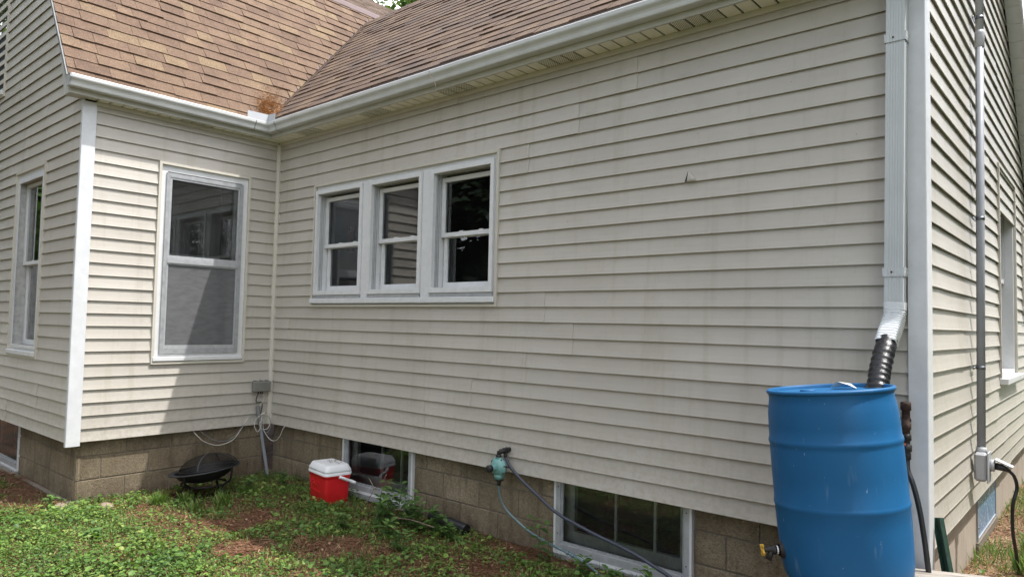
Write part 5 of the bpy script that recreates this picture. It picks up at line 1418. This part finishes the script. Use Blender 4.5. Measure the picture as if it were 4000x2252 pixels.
# bare twigs in the weed clump
for i, (pts, lb) in enumerate([([(2.40, -.30, -.40), (2.55, -.28, -.36), (2.68, -.24, -.27)], 'bare twig leaning up out of the weed clump'),
        ([(2.45, -.36, -.44), (2.65, -.34, -.42), (2.88, -.30, -.44)], 'pale dry stem arching in front of the drain pipe'),
        ([(1.98, -.25, -.44), (2.02, -.20, -.32), (1.93, -.18, -.24)], 'forked dry twig in front of the first basement window')]):
    mb = MB(); mb.tube(smooth_path(pts, 5), .0038, 6)
    if i == 2: mb.tube(smooth_path([pts[1], (2.10, -.18, -.26), (2.14, -.16, -.18)], 4), .0028, 5)
    o = part('twig', mb, 'twig_bark'); tag(o, lb, 'twig', 'dry twigs among the weeds')

# ------------------------------------------------------------------ trees
def tree(x, y, h, crown_r, crown_z0, label, kind, seed, leaves, lsize):
    r = random.Random(seed); g = gz(x, y)
    t = empty('maple_tree' if kind == 'maple' else 'pine_tree', (x, y, g), None, label, 'tree', 'trees around the house')
    tr = MB(); tr.tube([(x, y, g-.2), (x+.1, y, g+h*.3), (x-.05, y+.1, g+h*.6), (x, y, g+h*.95)], [h*.024, h*.019, h*.012, h*.003], 10)
    lf = MB(); tips = []
    if kind == 'maple':
        for k in range(46):
            f = r.uniform(crown_z0, .98); a = r.uniform(0, 6.28)
            prof_ = math.sin(math.pi*min(1, max(0, (f-crown_z0*.7)/(1.04-crown_z0*.7))))**.6
            R0 = crown_r*prof_*r.uniform(.55, 1.0)
            b = Vector((x, y, g+h*max(.2, f-.16))); e = Vector((x+math.cos(a)*R0, y+math.sin(a)*R0, g+h*f))
            tr.tube([b, (b+e)/2+Vector((0, 0, h*.02)), e], [h*.006, h*.004, h*.0012], 6); tips.append((e, crown_r*r.uniform(.17, .30))); tips.append(((b+e*2)/3, crown_r*.2))
        for i in range(leaves):
            c, cr = r.choice(tips); p = c+Vector((r.gauss(0, cr*.6), r.gauss(0, cr*.6), r.gauss(0, cr*.45)))
            nrm = Vector((r.gauss(0, .6), r.gauss(0, .6), 1)).normalized(); a = r.uniform(0, 6.28); d = Vector((math.cos(a), math.sin(a), r.uniform(-.6, .2)))*lsize*r.uniform(.6, 1.2)
            lf.tint = min(1, max(0, r.gauss(.5, .25))); leaf_blade(lf, p, d, lsize*.42, nrm)
    else:
        for k in range(150):
            f = crown_z0+(1-crown_z0)*r.random()**.9; a = r.uniform(0, 6.28); R0 = crown_r*(1-.85*(f-crown_z0)/(1-crown_z0))*r.uniform(.6, 1.05)
            b = Vector((x, y, g+h*f)); e = b+Vector((math.cos(a)*R0, math.sin(a)*R0, -.10*R0))
            tr.tube([b, e], [h*.004, h*.0012], 5)
            for q in range(int(leaves/110)):
                u_ = r.random()**.7; p = b+(e-b)*u_+Vector((r.gauss(0, .22), r.gauss(0, .22), r.gauss(0, .13)))*(1.1-.4*u_)
                a2 = a+r.gauss(0, .7); d = Vector((math.cos(a2), math.sin(a2), r.uniform(-.5, .3)))*lsize*r.uniform(.6, 1.3)
                lf.tint = min(1, max(0, r.gauss(.45, .25))); leaf_blade(lf, p, d, lsize*.34, Vector((r.gauss(0, .4), r.gauss(0, .4), 1)).normalized())
    part('trunk', tr, 'bark', t); part('crown', lf, 'maple_leaf' if kind == 'maple' else 'pine_leaf', t)
tree(-14.9, 14.6, 16.6, 4.6, .35, 'leafy green tree behind the roofs', 'maple', 41, 9000, .30)
tree(-12.5, -6.2, 11, 4.4, .22, 'leafy tree mirrored in the gable wall window', 'maple', 42, 9000, .42)
tree(-5.4, -11.0, 14, 3.8, .06, 'dark pine mirrored in the triple window', 'pine', 43, 14000, .42)
tree(-7.6, -12.4, 15, 4.2, .06, 'dark pine mirrored at the right of the triple window', 'pine', 44, 14000, .44)
tree(-1.8, -12.0, 15, 4.2, .08, 'dark pine across the yard', 'pine', 45, 8000, .36)
tree(12.6, 4.2, 8, 3.2, .06, 'added unseen leafy tree cutting sky light beyond the sunlit end of the house', 'maple', 46, 9000, .42)  # this and the next two are unseen trees added to dim the end wall
tree(11.8, 10, 8.5, 3.4, .06, 'added unseen leafy tree cutting sky light further along the sunlit side yard', 'maple', 47, 9000, .42)
tree(13.2, -1.6, 8, 3.2, .06, 'added unseen leafy tree cutting sky light behind the photographer by the side yard', 'maple', 48, 9000, .42)
tree(4.0, -15.0, 13, 4.4, .05, 'added unseen dark pine blocking low sky far behind the photographer', 'pine', 49, 8000, .40)  # this pine and the next are added out of view to block low sky
tree(10.5, -14.0, 13, 4.4, .05, 'added unseen dark pine blocking low sky behind the photographer towards the side yard', 'pine', 50, 8000, .40)
